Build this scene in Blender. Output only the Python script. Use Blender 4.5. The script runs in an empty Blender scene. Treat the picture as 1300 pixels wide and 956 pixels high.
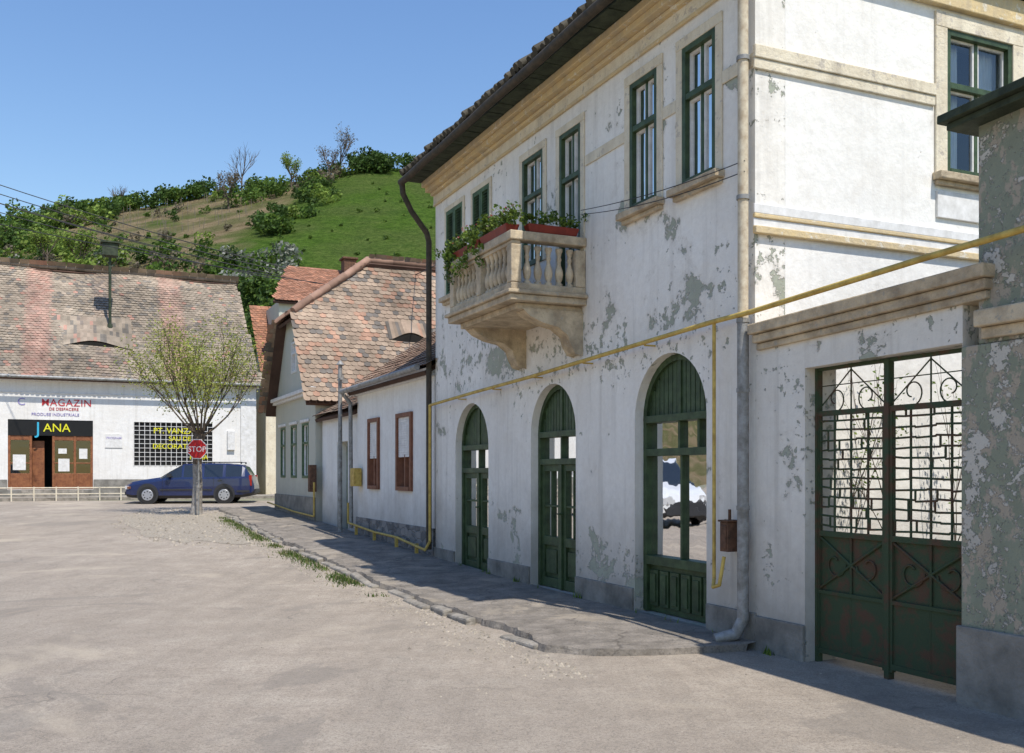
import bpy, math, random
from mathutils import Vector, Matrix, noise
random.seed(7)
R=random.uniform
sc=bpy.context.scene

# ------------------------------------------------------------------ helpers
class MB:
    def __init__(s,f=None):
        s.v=[];s.fc=[];s.mi=[];s.col=[];s.sm=[];s.f=f
    def add(s,verts,faces,m=0,col=(1,1,1),sm=False):
        b=len(s.v)
        for p in verts:
            s.v.append(tuple(s.f(*p)) if s.f else tuple(p))
        for f in faces:
            s.fc.append([b+i for i in f]); s.mi.append(m); s.col.append(col); s.sm.append(sm)
    def box(s,x0,x1,y0,y1,z0,z1,m=0,col=(1,1,1)):
        s.add([(x0,y0,z0),(x1,y0,z0),(x1,y1,z0),(x0,y1,z0),(x0,y0,z1),(x1,y0,z1),(x1,y1,z1),(x0,y1,z1)],
              [(0,3,2,1),(4,5,6,7),(0,1,5,4),(1,2,6,5),(2,3,7,6),(3,0,4,7)],m,col)
    def cyl(s,p0,p1,r0,r1=None,seg=8,m=0,col=(1,1,1),sm=True,caps=True):
        if r1 is None:r1=r0
        p0=Vector(p0);p1=Vector(p1);d=(p1-p0)
        if d.length<1e-6:return
        d.normalize();a=d.orthogonal().normalized();b=d.cross(a)
        vs=[]
        for p,r in((p0,r0),(p1,r1)):
            for i in range(seg):
                t=2*math.pi*i/seg
                vs.append(p+a*math.cos(t)*r+b*math.sin(t)*r)
        s.add(vs,[(i,(i+1)%seg,seg+(i+1)%seg,seg+i) for i in range(seg)],m,col,sm)
        if caps:
            s.add(vs[:seg],[tuple(range(seg))],m,col); s.add(vs[seg:],[tuple(range(seg))],m,col)
    def lathe(s,cx,cy,prof,seg=10,m=0,col=(1,1,1)):
        vs=[]
        for r,z in prof:
            for i in range(seg):
                t=2*math.pi*i/seg
                vs.append((cx+r*math.cos(t),cy+r*math.sin(t),z))
        fs=[]
        for j in range(len(prof)-1):
            for i in range(seg):
                fs.append((j*seg+i,j*seg+(i+1)%seg,(j+1)*seg+(i+1)%seg,(j+1)*seg+i))
        s.add(vs,fs,m,col,True)
    def prism(s,poly,d0,d1,pm,m=0,col=(1,1,1)):
        n=len(poly)
        vs=[pm(a,d0,b) for a,b in poly]+[pm(a,d1,b) for a,b in poly]
        s.add(vs,[tuple(range(n)),tuple(range(2*n-1,n-1,-1))]+[(i,(i+1)%n,n+(i+1)%n,n+i) for i in range(n)],m,col)
    def build(s,name,mats,parent=None,bevel=0):
        me=bpy.data.meshes.new(name); me.from_pydata(s.v,[],s.fc)
        for mt in (mats if isinstance(mats,(list,tuple)) else [mats]): me.materials.append(mt)
        me.polygons.foreach_set('material_index',s.mi); me.polygons.foreach_set('use_smooth',s.sm)
        ca=me.color_attributes.new(name='Col',type='FLOAT_COLOR',domain='CORNER')
        buf=[]
        for f,c in zip(s.fc,s.col): buf.extend([c[0],c[1],c[2],1.0]*len(f))
        ca.data.foreach_set('color',buf)
        me.update()
        ob=bpy.data.objects.new(name,me); sc.collection.objects.link(ob)
        if parent: ob.parent=parent
        if bevel:
            md=ob.modifiers.new('b','BEVEL'); md.width=bevel; md.segments=2; md.limit_method='ANGLE'
        return ob
def empty(name,loc=(0,0,0),rz=0):
    e=bpy.data.objects.new(name,None); e.location=loc; e.rotation_euler=(0,0,rz); e.empty_display_size=.3
    sc.collection.objects.link(e); return e
def tube(name,pts,r,mat,parent=None,seg=8):
    mb=MB()
    for a,b in zip(pts[:-1],pts[1:]): mb.cyl(a,b,r,r,seg)
    for p in pts[1:-1]:
        p=Vector(p)
        mb.lathe(p.x,p.y,[(max(1e-4,r*1.01*math.cos(t)),p.z+r*1.01*math.sin(t)) for t in [-1.57,-.8,0,.8,1.57]],seg)
    return mb.build(name,mat,parent)
def text(name,body,size,loc,rot,mat,parent,extr=.004,align='CENTER',sx=1,space=1.0):
    cu=bpy.data.curves.new(name,'FONT'); cu.body=body; cu.size=size; cu.align_x=align; cu.extrude=extr; cu.offset=size*.003; cu.space_character=space
    cu.materials.append(mat)
    ob=bpy.data.objects.new(name,cu); ob.location=loc; ob.rotation_euler=rot; ob.scale=(sx,1,1); ob.parent=parent
    sc.collection.objects.link(ob); return ob
def panel(name,outer,holes,d0,d1,f,mat,parent):
    """flat wall with holes; outline in (a,z); thickness d0..d1; f maps (a,d,z)->local"""
    cu=bpy.data.curves.new(name,'CURVE'); cu.dimensions='2D'; cu.fill_mode='BOTH'; cu.extrude=abs(d1-d0)/2
    for pl in [outer]+holes:
        sp=cu.splines.new('POLY'); sp.points.add(len(pl)-1); sp.use_cyclic_u=True
        for i,(a,b) in enumerate(pl): sp.points[i].co=(a,b,0,1)
    tmp=bpy.data.objects.new('tmp',cu); sc.collection.objects.link(tmp)
    dg=bpy.context.evaluated_depsgraph_get(); dg.update()
    me=bpy.data.meshes.new_from_object(tmp.evaluated_get(dg))
    bpy.data.objects.remove(tmp)
    c=(d0+d1)/2
    for v in me.vertices:
        v.co=Vector(f(v.co.x,c+v.co.z,v.co.y))
    for p in me.polygons:p.use_smooth=False
    me.materials.clear(); me.materials.append(mat); me.update()
    ob=bpy.data.objects.new(name,me); sc.collection.objects.link(ob)
    if parent: ob.parent=parent
    return ob
def rect(a0,a1,z0,z1): return [(a0,z0),(a1,z0),(a1,z1),(a0,z1)]
def arch(a0,a1,z0,zt,n=20):
    r=(a1-a0)/2;c=(a0+a1)/2;zs=zt-r
    return [(a0,z0),(a1,z0)]+[(c+r*math.cos(math.pi*i/n),zs+r*math.sin(math.pi*i/n)) for i in range(n+1)]

# ------------------------------------------------------------------ materials
class NT:
    def __init__(s,name):
        s.m=bpy.data.materials.new(name); s.m.use_nodes=True; s.nt=s.m.node_tree
        s.b=s.nt.nodes['Principled BSDF']; s.out=s.nt.nodes['Material Output']
        s.tc=s.nt.nodes.new('ShaderNodeTexCoord')
    def L(s,a,b): s.nt.links.new(a,b)
    def n(s,t,**k):
        x=s.nt.nodes.new('ShaderNode'+t)
        for kk,v in k.items(): setattr(x,kk,v)
        return x
    def mapping(s,scale=(1,1,1),src=None,rot=(0,0,0)):
        m=s.n('Mapping'); m.inputs['Scale'].default_value=scale; m.inputs['Rotation'].default_value=rot
        s.L(src or s.tc.outputs['Object'],m.inputs['Vector']); return m.outputs[0]
    def noise(s,scale,detail=6,rough=.6,vec=None,dist=0):
        x=s.n('TexNoise'); x.inputs['Scale'].default_value=scale; x.inputs['Detail'].default_value=detail
        x.inputs['Roughness'].default_value=rough; x.inputs['Distortion'].default_value=dist
        s.L(vec or s.tc.outputs['Object'],x.inputs['Vector']); return x.outputs['Fac']
    def ramp(s,fac,stops,interp='LINEAR'):
        x=s.n('ValToRGB'); x.color_ramp.interpolation=interp
        e=x.color_ramp.elements
        while len(e)<len(stops): e.new(.5)
        for i,(p,c) in enumerate(stops):
            e[i].position=p
            c=(c,c,c) if not isinstance(c,(tuple,list)) else c
            e[i].color=(c[0],c[1],c[2],1)
        s.L(fac,x.inputs[0]); return x.outputs[0]
    def math(s,op,a,b=0.0,clamp=False):
        x=s.n('Math',operation=op,use_clamp=clamp)
        for i,v in enumerate((a,b)):
            if isinstance(v,(int,float)): x.inputs[i].default_value=v
            else: s.L(v,x.inputs[i])
        return x.outputs[0]
    def mix(s,fac,a,b,blend='MIX'):
        x=s.n('MixRGB',blend_type=blend)
        for i,v in enumerate((fac,a,b)):
            if isinstance(v,(int,float)): x.inputs[i].default_value=v
            elif isinstance(v,(tuple,list)): x.inputs[i].default_value=(v[0],v[1],v[2],1)
            else: s.L(v,x.inputs[i])
        return x.outputs[0]
    def bump(s,h,dist=.01,strength=1.0,prev=None):
        x=s.n('Bump'); x.inputs['Distance'].default_value=dist; x.inputs['Strength'].default_value=strength
        s.L(h,x.inputs['Height'])
        if prev: s.L(prev,x.inputs['Normal'])
        return x.outputs[0]
    def sep(s):
        x=s.n('SeparateXYZ'); s.L(s.tc.outputs['Object'],x.inputs[0]); return x.outputs
    def cracks(s,scale,width,amt=.7,dscale=2.2):
        dv=s.n('TexNoise'); dv.inputs['Scale'].default_value=dscale; dv.inputs['Detail'].default_value=6; s.L(s.tc.outputs['Object'],dv.inputs['Vector'])
        add=s.n('VectorMath',operation='MULTIPLY_ADD'); s.L(dv.outputs['Color'],add.inputs[0]); add.inputs[1].default_value=(amt,amt,0); s.L(s.tc.outputs['Object'],add.inputs[2])
        e=s.n('TexVoronoi',feature='DISTANCE_TO_EDGE'); e.inputs['Scale'].default_value=scale; s.L(add.outputs[0],e.inputs['Vector'])
        return s.ramp(e.outputs[0],[(.0,1.0),(width,0.0)])
def simple(name,c1,c2=None,scale=6,rough=.8,bump=.004,bscale=40,metal=0,spec=.3,lo=.35,hi=.65,vec=None):
    t=NT(name)
    if c2 is None: c2=tuple(c*.78 for c in c1)
    v=t.mapping(vec) if vec else None
    f=t.noise(scale,8,.65,v)
    col=t.ramp(f,[(lo,c2),(hi,c1)])
    t.L(col,t.b.inputs['Base Color']); t.b.inputs['Roughness'].default_value=rough
    t.b.inputs['Metallic'].default_value=metal; t.b.inputs['Specular IOR Level'].default_value=spec
    if bump:
        t.L(t.bump(t.noise(bscale,6,.6,v),bump),t.b.inputs['Normal'])
    return t.m
def trim(name,c1,c2,bare,amt=.58):
    """painted plaster moulding, worn through to the render in places"""
    t=NT(name); c=t.ramp(t.noise(3.5,9,.7),[(.35,c2),(.62,c1)])
    c=t.mix(t.ramp(t.noise(9,10,.7,None,.3),[(amt,0.0),(amt+.03,.85)]),c,bare)
    c=t.mix(t.ramp(t.noise(2.2,7,.7,t.mapping((2,2,.3))),[(.5,0.0),(.75,.5)]),c,(.34,.30,.24))
    t.L(c,t.b.inputs['Base Color']); t.b.inputs['Roughness'].default_value=.88; t.b.inputs['Specular IOR Level'].default_value=.15
    t.L(t.bump(t.noise(26,7,.7),.012),t.b.inputs['Normal']); return t.m
def peel(name,paint,under,zramp,zmax=7.0,scale=1.6,thr=.62,dirt=(.55,.50,.43),dirtamt=.35,third=None,flakes=.0,soft=.012):
    """peeling lime paint; zramp = list of (z,bias)"""
    t=NT(name); s=t.sep()
    zz=t.math('DIVIDE',s[2],zmax,True)
    bias=t.math('SUBTRACT',t.ramp(zz,[(z/zmax,b+.2) for z,b in zramp]),.2)
    n1=t.noise(scale,14,.68,None,.25)
    patch=t.noise(.55,3,.5)
    loc=t.math('MULTIPLY',t.math('SUBTRACT',patch,.5),.45)
    tot=t.math('ADD',t.math('ADD',n1,bias),loc)
    mask=t.ramp(tot,[(thr,0.0),(thr+soft,1.0)])
    if flakes:
        n4=t.noise(scale*4.6,10,.68,None,.2)
        tot2=t.math('ADD',t.math('ADD',n4,bias),t.math('MULTIPLY',t.math('SUBTRACT',t.noise(.9,3,.5),.5),.55))
        mk2=t.ramp(tot2,[(flakes,0.0),(flakes+.02,1.0)])
        mask=t.math('MAXIMUM',mask,mk2)
        mask=t.math('MULTIPLY',mask,t.ramp(t.noise(scale*6,8,.65),[(.38,0.15),(.44,1.0)]))
    stain=t.noise(1.1,8,.7,t.mapping((1,1,.35)))
    pcol=t.mix(t.math('MULTIPLY',t.ramp(stain,[(.42,0.0),(.72,1.0)]),dirtamt),paint,dirt)
    runs=t.noise(3.0,6,.6,t.mapping((2.2,2.2,.12)))
    pcol=t.mix(t.ramp(runs,[(.52,0.0),(.80,min(1,dirtamt*1.1))]),pcol,tuple(c*.62 for c in dirt))
    patchy=t.ramp(t.noise(.8,2,.4,None,1.2),[(.55,0.0),(.57,.14)])
    pcol=t.mix(patchy,pcol,tuple(c*1.15 for c in dirt))
    fine=t.noise(14,6,.7)
    pcol=t.mix(t.ramp(fine,[(.3,.25),(.6,0.0)]),pcol,dirt)
    ucol=t.mix(t.noise(5,6,.6),under,tuple(c*1.6 for c in under))
    if third:
        m3=t.ramp(t.noise(scale*1.7,10,.65,t.mapping((1.3,1.3,.8))),[(.53,0.0),(.55,1.0)])
        ucol=t.mix(m3,ucol,third)
    foot=t.ramp(t.math('ADD',zz,t.math('MULTIPLY',t.math('SUBTRACT',n1,.5),.24)),[(.03,.8),(.22,0.0)])
    pcol=t.mix(foot,pcol,tuple(c*.62 for c in dirt))
    halo=t.ramp(tot,[(thr-.06,0.0),(thr,.4)])
    pcol=t.mix(halo,pcol,dirt)
    t.L(t.mix(mask,pcol,ucol),t.b.inputs['Base Color']); t.b.inputs['Roughness'].default_value=.9
    t.b.inputs['Specular IOR Level'].default_value=.15
    b1=t.bump(t.math('SUBTRACT',1.0,mask),.006)
    b2=t.bump(t.noise(3,6,.6),.03,.7,b1)
    t.L(t.bump(t.noise(60,4,.6),.002,.8,b2),t.b.inputs['Normal'])
    return t.m
def attrmat(name,rough=.85,nscale=3,amt=.35,trans=0,spec=.2,bump=0):
    t=NT(name); a=t.n('Attribute',attribute_name='Col')
    f=t.noise(nscale,5,.6)
    col=t.mix(1.0,a.outputs['Color'],t.ramp(f,[(.3,1-amt),(.7,1.0+amt*.3)]),'MULTIPLY')
    t.L(col,t.b.inputs['Base Color']); t.b.inputs['Roughness'].default_value=rough; t.b.inputs['Specular IOR Level'].default_value=spec
    if bump: t.L(t.bump(t.noise(30,4),bump),t.b.inputs['Normal'])
    if trans:
        tr=t.n('BsdfTranslucent'); t.L(col,tr.inputs[0])
        mx=t.n('MixShader'); mx.inputs[0].default_value=trans
        t.L(t.b.outputs[0],mx.inputs[1]); t.L(tr.outputs[0],mx.inputs[2]); t.L(mx.outputs[0],t.out.inputs[0])
    return t.m
def glassmat(name,tint=(.9,.95,.95),boost=.06):
    t=NT(name)
    tr=t.n('BsdfTransparent'); tr.inputs[0].default_value=(*tint,1)
    gl=t.n('BsdfGlossy'); gl.inputs['Roughness'].default_value=.015
    wob=t.bump(t.noise(2.5,2,.5),.01,.25); t.L(wob,gl.inputs['Normal'])
    fr=t.n('Fresnel'); fr.inputs[0].default_value=1.55
    f=t.math('ADD',fr.outputs[0],boost,True)
    mx=t.n('MixShader'); t.L(f,mx.inputs[0]); t.L(tr.outputs[0],mx.inputs[1]); t.L(gl.outputs[0],mx.inputs[2])
    t.L(mx.outputs[0],t.out.inputs[0]); return t.m

M={}
M['facade']=peel('facade_limewash',(.86,.825,.755),(.29,.30,.24),[(0,.08),(.5,.04),(1.2,-.01),(2.5,0.01),(2.9,.05),(3.4,.09),(3.9,.03),(4.6,.01),(5.4,.05),(6.6,0)],thr=.65,flakes=.68,dirtamt=.42)
M['side']=peel('side_limewash',(.86,.835,.78),(.42,.36,.28),[(0,.02),(3.5,-.03),(5.3,.0),(7,-.03)],thr=.69,dirtamt=.22,flakes=.74)
M['gatewall']=peel('gatewall_plaster',(.79,.75,.67),(.29,.30,.24),[(0,.08),(1,.01),(2.6,.03),(3.3,.05)],thr=.635,scale=2.4,flakes=.66,dirtamt=.45)
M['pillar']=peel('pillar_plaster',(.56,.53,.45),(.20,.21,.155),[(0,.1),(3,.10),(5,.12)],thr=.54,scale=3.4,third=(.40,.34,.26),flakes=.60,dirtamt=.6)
M['whitewash']=peel('whitewash',(.84,.82,.77),(.45,.44,.40),[(0,.05),(1,-.05),(4,-.05)],thr=.68,dirtamt=.25,flakes=.72)
M['shopwall']=peel('shop_whitewash',(.82,.80,.76),(.5,.48,.44),[(0,.05),(1.6,-.06),(5,-.04)],thr=.70,dirtamt=.3)
M['grnplaster']=peel('green_grey_plaster',(.52,.52,.43),(.34,.33,.29),[(0,.05),(4,-.03),(6,0)],thr=.66,flakes=.7)
M['plinth']=simple('cement_plinth',(.30,.28,.245),(.15,.14,.12),3,.9,.012,30)
M['ochre']=trim('ochre_paint',(.70,.54,.29),(.58,.47,.31),(.74,.68,.56))
M['cream']=trim('cream_paint',(.78,.70,.54),(.66,.57,.42),(.52,.46,.38))
M['stone']=trim('balcony_stone',(.66,.54,.37),(.33,.26,.18),(.40,.36,.29),.60)
M['green']=simple('green_paint',(.06,.10,.04),(.025,.045,.018),7,.5,.004,50,spec=.4)
M['greenlt']=simple('green_shutter_paint',(.10,.17,.085),(.05,.09,.045),9,.6,.003,50)
M['soffit']=simple('soffit_boards',(.06,.075,.045),(.025,.033,.02),6,.8,.01,30)
M['curtain']=simple('net_curtain',(.80,.82,.86),(.60,.63,.68),18,.9,.01,20,vec=(3,3,.2))
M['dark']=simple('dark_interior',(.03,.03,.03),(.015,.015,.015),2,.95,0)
M['room']=simple('room_interior',(.16,.14,.12),(.07,.06,.05),2,.95,0)
M['glass']=glassmat('window_glass')
M['shopglass']=glassmat('shop_glass',(.75,.8,.75),.18)
M['yellow']=simple('yellow_pipe_paint',(.64,.46,.12),(.40,.26,.06),9,.6,.001,60)
M['zinc']=simple('zinc_pipe',(.36,.36,.35),(.20,.19,.17),10,.6,.002,50,metal=.3)
M['cornpipe']=simple('cream_downspout',(.66,.58,.43),(.42,.33,.22),10,.7,.002,50)
M['rust']=simple('rusty_metal',(.17,.085,.05),(.07,.04,.025),12,.8,.004,60)
M['gate']=simple('gate_green_rust',(.045,.07,.035),(.095,.055,.032),6,.75,.004,60,lo=.40,hi=.53)
M['tile']=attrmat('clay_tiles',.9,2.0,.35,bump=.006)
M['leaf']=attrmat('leaf',.6,1.5,.25,trans=.35)
M['bark']=simple('bark',(.17,.13,.10),(.07,.055,.04),12,.95,.02,30,vec=(1,1,.3))
M['stake']=simple('weathered_stake',(.26,.22,.17),(.14,.12,.09),12,.95,0)
M['lime']=simple('limewashed_bark',(.42,.39,.35),(.22,.19,.16),9,.95,.02,30)
M['brown']=simple('brown_wood',(.30,.12,.05),(.18,.065,.03),8,.5,.002,50)
M['orange']=simple('orange_wood',(.24,.10,.055),(.15,.055,.03),8,.6,.002,50)
M['black']=simple('black_board',(.012,.012,.012),None,5,.5,0)
M['white']=simple('white_paint',(.80,.78,.75),(.62,.6,.56),8,.6,.001)
M['redp']=simple('red_sign_paint',(.55,.02,.02),(.42,.02,.02),8,.4,0)
M['letter_y']=simple('yellow_letters',(.80,.75,.03),None,8,.5,0)
M['letter_b']=simple('cyan_letters',(.05,.45,.65),None,8,.5,0)
M['letter_r']=simple('red_letters',(.55,.04,.05),None,8,.5,0)
M['letter_v']=simple('lilac_letters',(.35,.30,.55),None,8,.5,0)
M['planter']=simple('red_planter',(.28,.045,.025),(.18,.03,.02),6,.5,0)
def rubble():
    t=NT('rubble_stone'); v=t.n('TexVoronoi'); v.inputs['Scale'].default_value=5; t.L(t.mapping((1,1,1.4)),v.inputs['Vector'])
    e=t.n('TexVoronoi',feature='DISTANCE_TO_EDGE'); e.inputs['Scale'].default_value=5; t.L(t.mapping((1,1,1.4)),e.inputs['Vector'])
    c=t.mix(t.ramp(v.outputs['Color'],[(.2,0.0),(.8,1.0)]),(.12,.115,.11),(.27,.25,.23))
    k=t.ramp(e.outputs[0],[(.0,0.0),(.06,1.0)])
    t.L(t.mix(k,(.30,.29,.27),c),t.b.inputs['Base Color']); t.b.inputs['Roughness'].default_value=.95
    t.L(t.bump(k,.02),t.b.inputs['Normal']); return t.m
M['rubble']=rubble()
def roadmat():
    t=NT('dusty_road')
    big=t.noise(.25,7,.65); mid=t.noise(1.6,9,.75); fine=t.noise(55,5,.8); streak=t.noise(.9,8,.7,t.mapping((2.6,.28,1),rot=(0,0,-.42)))
    c=t.ramp(mid,[(.34,(.33,.275,.215)),(.5,(.43,.36,.285)),(.66,(.50,.43,.345))])
    c=t.mix(t.ramp(big,[(.42,.0),(.57,.5)]),c,(.33,.28,.225))
    c=t.mix(t.ramp(streak,[(.46,0.0),(.66,.5)]),c,(.26,.22,.175))
    c=t.mix(t.ramp(t.noise(7,8,.8),[(.50,0.0),(.64,.45)]),c,(.24,.205,.165))
    c=t.mix(t.ramp(t.noise(24,6,.75),[(.50,0.0),(.62,.5)]),c,(.20,.17,.14))
    c=t.mix(t.ramp(fine,[(.37,.75),(.50,0.0)]),c,(.14,.12,.10))
    c=t.mix(t.ramp(t.noise(120,3,.6),[(.55,0.0),(.70,.7)]),c,(.60,.54,.45))
    crack=t.cracks(.5,.006)
    c=t.mix(t.math('MULTIPLY',crack,t.ramp(t.noise(.5,3),[(.52,0.0),(.62,.5)])),c,(.10,.09,.08))
    c=t.mix(t.ramp(t.noise(.5,7,.65,None,.8),[(.58,0.0),(.61,.4)]),c,(.22,.195,.165))
    c=t.mix(t.ramp(t.noise(.4,6,.6,t.mapping((1,1,3)),.4),[(.58,0.0),(.66,.5)]),c,(.52,.44,.335))
    t.L(c,t.b.inputs['Base Color']); t.b.inputs['Roughness'].default_value=.92; t.b.inputs['Specular IOR Level'].default_value=.2
    b=t.bump(fine,.010); t.L(t.bump(mid,.035,.7,b),t.b.inputs['Normal']); return t.m
M['road']=roadmat()
def pavemat():
    t=NT('worn_sidewalk')
    c=t.ramp(t.noise(3.2,9,.7),[(.35,(.17,.15,.125)),(.65,(.33,.29,.245))])
    c=t.mix(t.ramp(t.noise(50,4,.7),[(.38,.6),(.5,0.0)]),c,(.12,.105,.09))
    c=t.mix(t.math('MULTIPLY',t.cracks(.8,.010,.5,3),.6),c,(.07,.06,.05))
    c=t.mix(t.ramp(t.noise(1.1,6,.6,None,.5),[(.56,0.0),(.62,.5)]),c,(.40,.34,.265))
    t.L(c,t.b.inputs['Base Color']); t.b.inputs['Roughness'].default_value=.92; t.b.inputs['Specular IOR Level'].default_value=.2
    t.L(t.bump(t.noise(14,8,.7),.03),t.b.inputs['Normal']); return t.m
M['pave']=pavemat()
M['ground']=simple('bare_earth',(.30,.26,.20),(.16,.17,.09),1.2,.95,.02,20)
M['kerb']=simple('kerb_stone',(.38,.34,.285),(.18,.16,.13),5,.92,.02,25)
M['gravel']=simple('gravel',(.50,.44,.35),(.24,.20,.155),22,.95,.03,45)

# ------------------------------------------------------------------ terrain
def g(Y):
    if Y<12: return 0.0
    if Y<15: return .026*(Y-12)**2/6
    if Y<36: return .039+.026*(Y-15)
    if Y<38: return .585+.0065*(Y-36)
    return .598
ys=[-80,-40,-20,-10,-5]+[i*.75 for i in range(0,56)]+[45,60,120,300,900]
def sheet(name,x0,x1,y0,y1,dz,mat,xn=2):
    mb=MB(); Y=[y for y in ys if y0<y<y1]; Y=[y0]+Y+[y1]
    for i in range(xn):
        a=x0+(x1-x0)*i/xn;b=x0+(x1-x0)*(i+1)/xn
        for p,q in zip(Y[:-1],Y[1:]):
            mb.add([(a,p,g(p)+dz),(b,p,g(p)+dz),(b,q,g(q)+dz),(a,q,g(q)+dz)],[(0,1,2,3)])
    return mb.build(name,mat)
sheet('ground',-900,900,-80,900,-.004,M['ground'])
sheet('road',-60,14,-60,36.75,.0,M['road'])

def zr(X):
    pts=[(-260,30),(-150,40),(-92,45),(-62,48.5),(-50,50.5),(-36,53),(-24,55.5),(-10,55),(30,52),(120,44),(260,30)]
    if X<=pts[0][0]:return pts[0][1]
    for (a,za),(b,zb) in zip(pts[:-1],pts[1:]):
        if X<=b:
            u=(X-a)/(b-a); u=u*u*(3-2*u)*.5+u*.5; return za+(zb-za)*u
    return pts[-1][1]
def hz(X,Y):
    x=(Y-50)/120
    n=noise.noise(Vector((X*.03,Y*.03,0)))*2.0+noise.noise(Vector((X*.1,Y*.1,3)))*.6
    if x<=0: return -.8
    if x<=1: s=x*(.9+.1*x); return .2+(zr(X)-.6)*s+n*min(1,x*3)*(1-.6*x)
    return zr(X)-.4+n*.4-(Y-170)**2*.004
mb=MB(); nx=150;ny=70
X0,X1,Y0,Y1=-300,300,49,240
for j in range(ny+1):
    for i in range(nx+1):
        x=X0+(X1-X0)*i/nx;y=Y0+(Y1-Y0)*j/ny; mb.v.append((x,y,hz(x,y)))
for j in range(ny):
    for i in range(nx):
        a=j*(nx+1)+i; mb.fc.append([a,a+1,a+nx+2,a+nx+1]); mb.mi.append(0); mb.col.append((1,1,1)); mb.sm.append(True)
def hillmat():
    t=NT('hillside_grass'); s=t.sep()
    n1=t.noise(.06,8,.65); n2=t.noise(.5,9,.8); n3=t.noise(1.8,7,.75)
    gcol=t.ramp(n2,[(.32,(.055,.115,.015)),(.5,(.12,.215,.03)),(.7,(.20,.28,.06))])
    gcol=t.mix(t.ramp(n1,[(.42,0.0),(.58,.5)]),gcol,(.17,.195,.065))
    gcol=t.mix(t.ramp(n3,[(.42,.6),(.54,0.0)]),gcol,(.04,.085,.012))
    gcol=t.mix(t.ramp(t.noise(.16,6,.7,t.mapping((1,2.2,1))),[(.54,0.0),(.62,.5)]),gcol,(.06,.125,.02))
    bcol=t.ramp(n2,[(.3,(.18,.14,.06)),(.5,(.37,.28,.16)),(.75,(.46,.36,.23))])
    w=t.n('TexWave'); w.inputs['Scale'].default_value=.22; w.inputs['Distortion'].default_value=4; w.inputs['Detail'].default_value=3
    t.L(t.mapping((.15,1,1),rot=(0,0,.1)),w.inputs['Vector'])
    bcol=t.mix(t.math('MULTIPLY',w.outputs['Fac'],.6),bcol,(.11,.15,.04))
    edge=t.math('ADD',s[0],t.math('MULTIPLY',t.math('SUBTRACT',n1,.5),16))
    k=t.ramp(t.math('DIVIDE',t.math('ADD',edge,100),100,True),[(.65,1.0),(.68,0.0)])
    k=t.math('MULTIPLY',k,t.ramp(t.noise(.09,5,.6),[(.38,0.15),(.48,1.0)]))
    t.L(t.mix(k,gcol,bcol),t.b.inputs['Base Color']); t.b.inputs['Roughness'].default_value=.95; t.b.inputs['Specular IOR Level'].default_value=.05
    t.L(t.bump(n3,.9,1,t.bump(n2,1.6)),t.b.inputs['Normal']); return t.m
mb.build('hill',hillmat())

# ------------------------------------------------------------------ foliage
def leafcloud(mb,c,r,n,size,cols,squash=.8,lump=5):
    c=Vector(c)
    subs=[]
    for i in range(lump):
        d=Vector((R(-1,1),R(-1,1),R(-.7,.9)))
        subs.append((c+Vector((d.x*r*.62,d.y*r*.62,d.z*r*.55*squash)),r*R(.35,.62),R(.7,1.25)))
    for i in range(n):
        sc_,sr,br=random.choice(subs)
        d=Vector((random.gauss(0,1),random.gauss(0,1),random.gauss(0,1))).normalized()*sr*(R(.25,1)**.45)
        d.z*=squash; p=sc_+d
        a=Vector((R(-1,1),R(-1,1),R(-1,1))).normalized(); b=a.orthogonal().normalized(); cr=a.cross(b)
        s=size*R(.6,1.3); col=random.choice(cols); k=br*R(.75,1.25)
        col=tuple(x*k for x in col)
        mb.add([p-b*s,p-cr*s*.6,p+b*s,p+cr*s*.6],[(0,1,2,3)],0,col)
G1=[(.10,.17,.03),(.14,.22,.035),(.07,.13,.025)]
G2=[(.19,.28,.05),(.24,.32,.06)]
G3=[(.055,.10,.022),(.07,.125,.025)]
GW=[(.38,.38,.33),(.26,.27,.21),(.14,.18,.09)]
GB=[(.21,.17,.12),(.17,.15,.09)]
def kx(u,Y): return (u-650)/1240*Y
mb=MB()
def bush(X,Y,r,cols,dens=1.0,up=.55,squash=.85):
    n=int(200*dens*max(.5,min(2.2,r/2.2)))
    leafcloud(mb,(X,Y,hz(X,Y)+r*up),r,n,.15+.06*r,cols,squash,lump=6)
for i in range(120):
    X=R(-100,-64); bush(X,R(148,171),R(1.4,2.9),random.choice([G1,G3,G1,G2]))
for i in range(60):
    Y=R(118,155); X=kx(R(-60,90),Y); bush(X,Y,R(1.2,2.5),random.choice([G1,G3,G1,G2,GB]))
for i in range(20): bush(R(-62,-52),R(164,170),R(1.6,2.6),G3 if i%2 else G1)
for i in range(18): bush(R(-51,-38),R(160,169),R(.8,1.6),random.choice([G1,G2,GB,G3]),.8)
for i in range(12): bush(R(-43,-37),R(150,166),R(1.3,2.4),G1)
for i in range(26): bush(R(-36,-27),R(158,170),R(1.0,2.2),random.choice([G1,G2,GB,G3]),.9)
for i in range(18): bush(R(-27,-21),R(164,170),R(1.9,2.8),G3)
for i in range(16): bush(R(-21,-13),R(165,170),R(1.4,2.4),G3)
for i in range(12): bush(R(-14,30),R(160,170),R(1.3,2.4),G1)
for i in range(175):
    Y=R(70,112); X=kx(R(-60,300),Y); bush(X,Y,R(.8,1.9),random.choice([G1,G1,G2,G3,GW,GB]))
for i in range(42):
    Y=R(108,155); X=kx(R(60,290),Y); bush(X,Y,R(.4,1.3),random.choice([G1,G3,G2,GB]),.7)
for i in range(20): 
    Y=R(120,134); bush(kx(R(328,362),Y),Y,R(1.3,2.2),G3 if i%3 else G1)
for i in range(26):
    Y=R(128,162); bush(kx(R(350,430),Y),Y,R(.8,1.8),random.choice([G1,G2,G3]))
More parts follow.
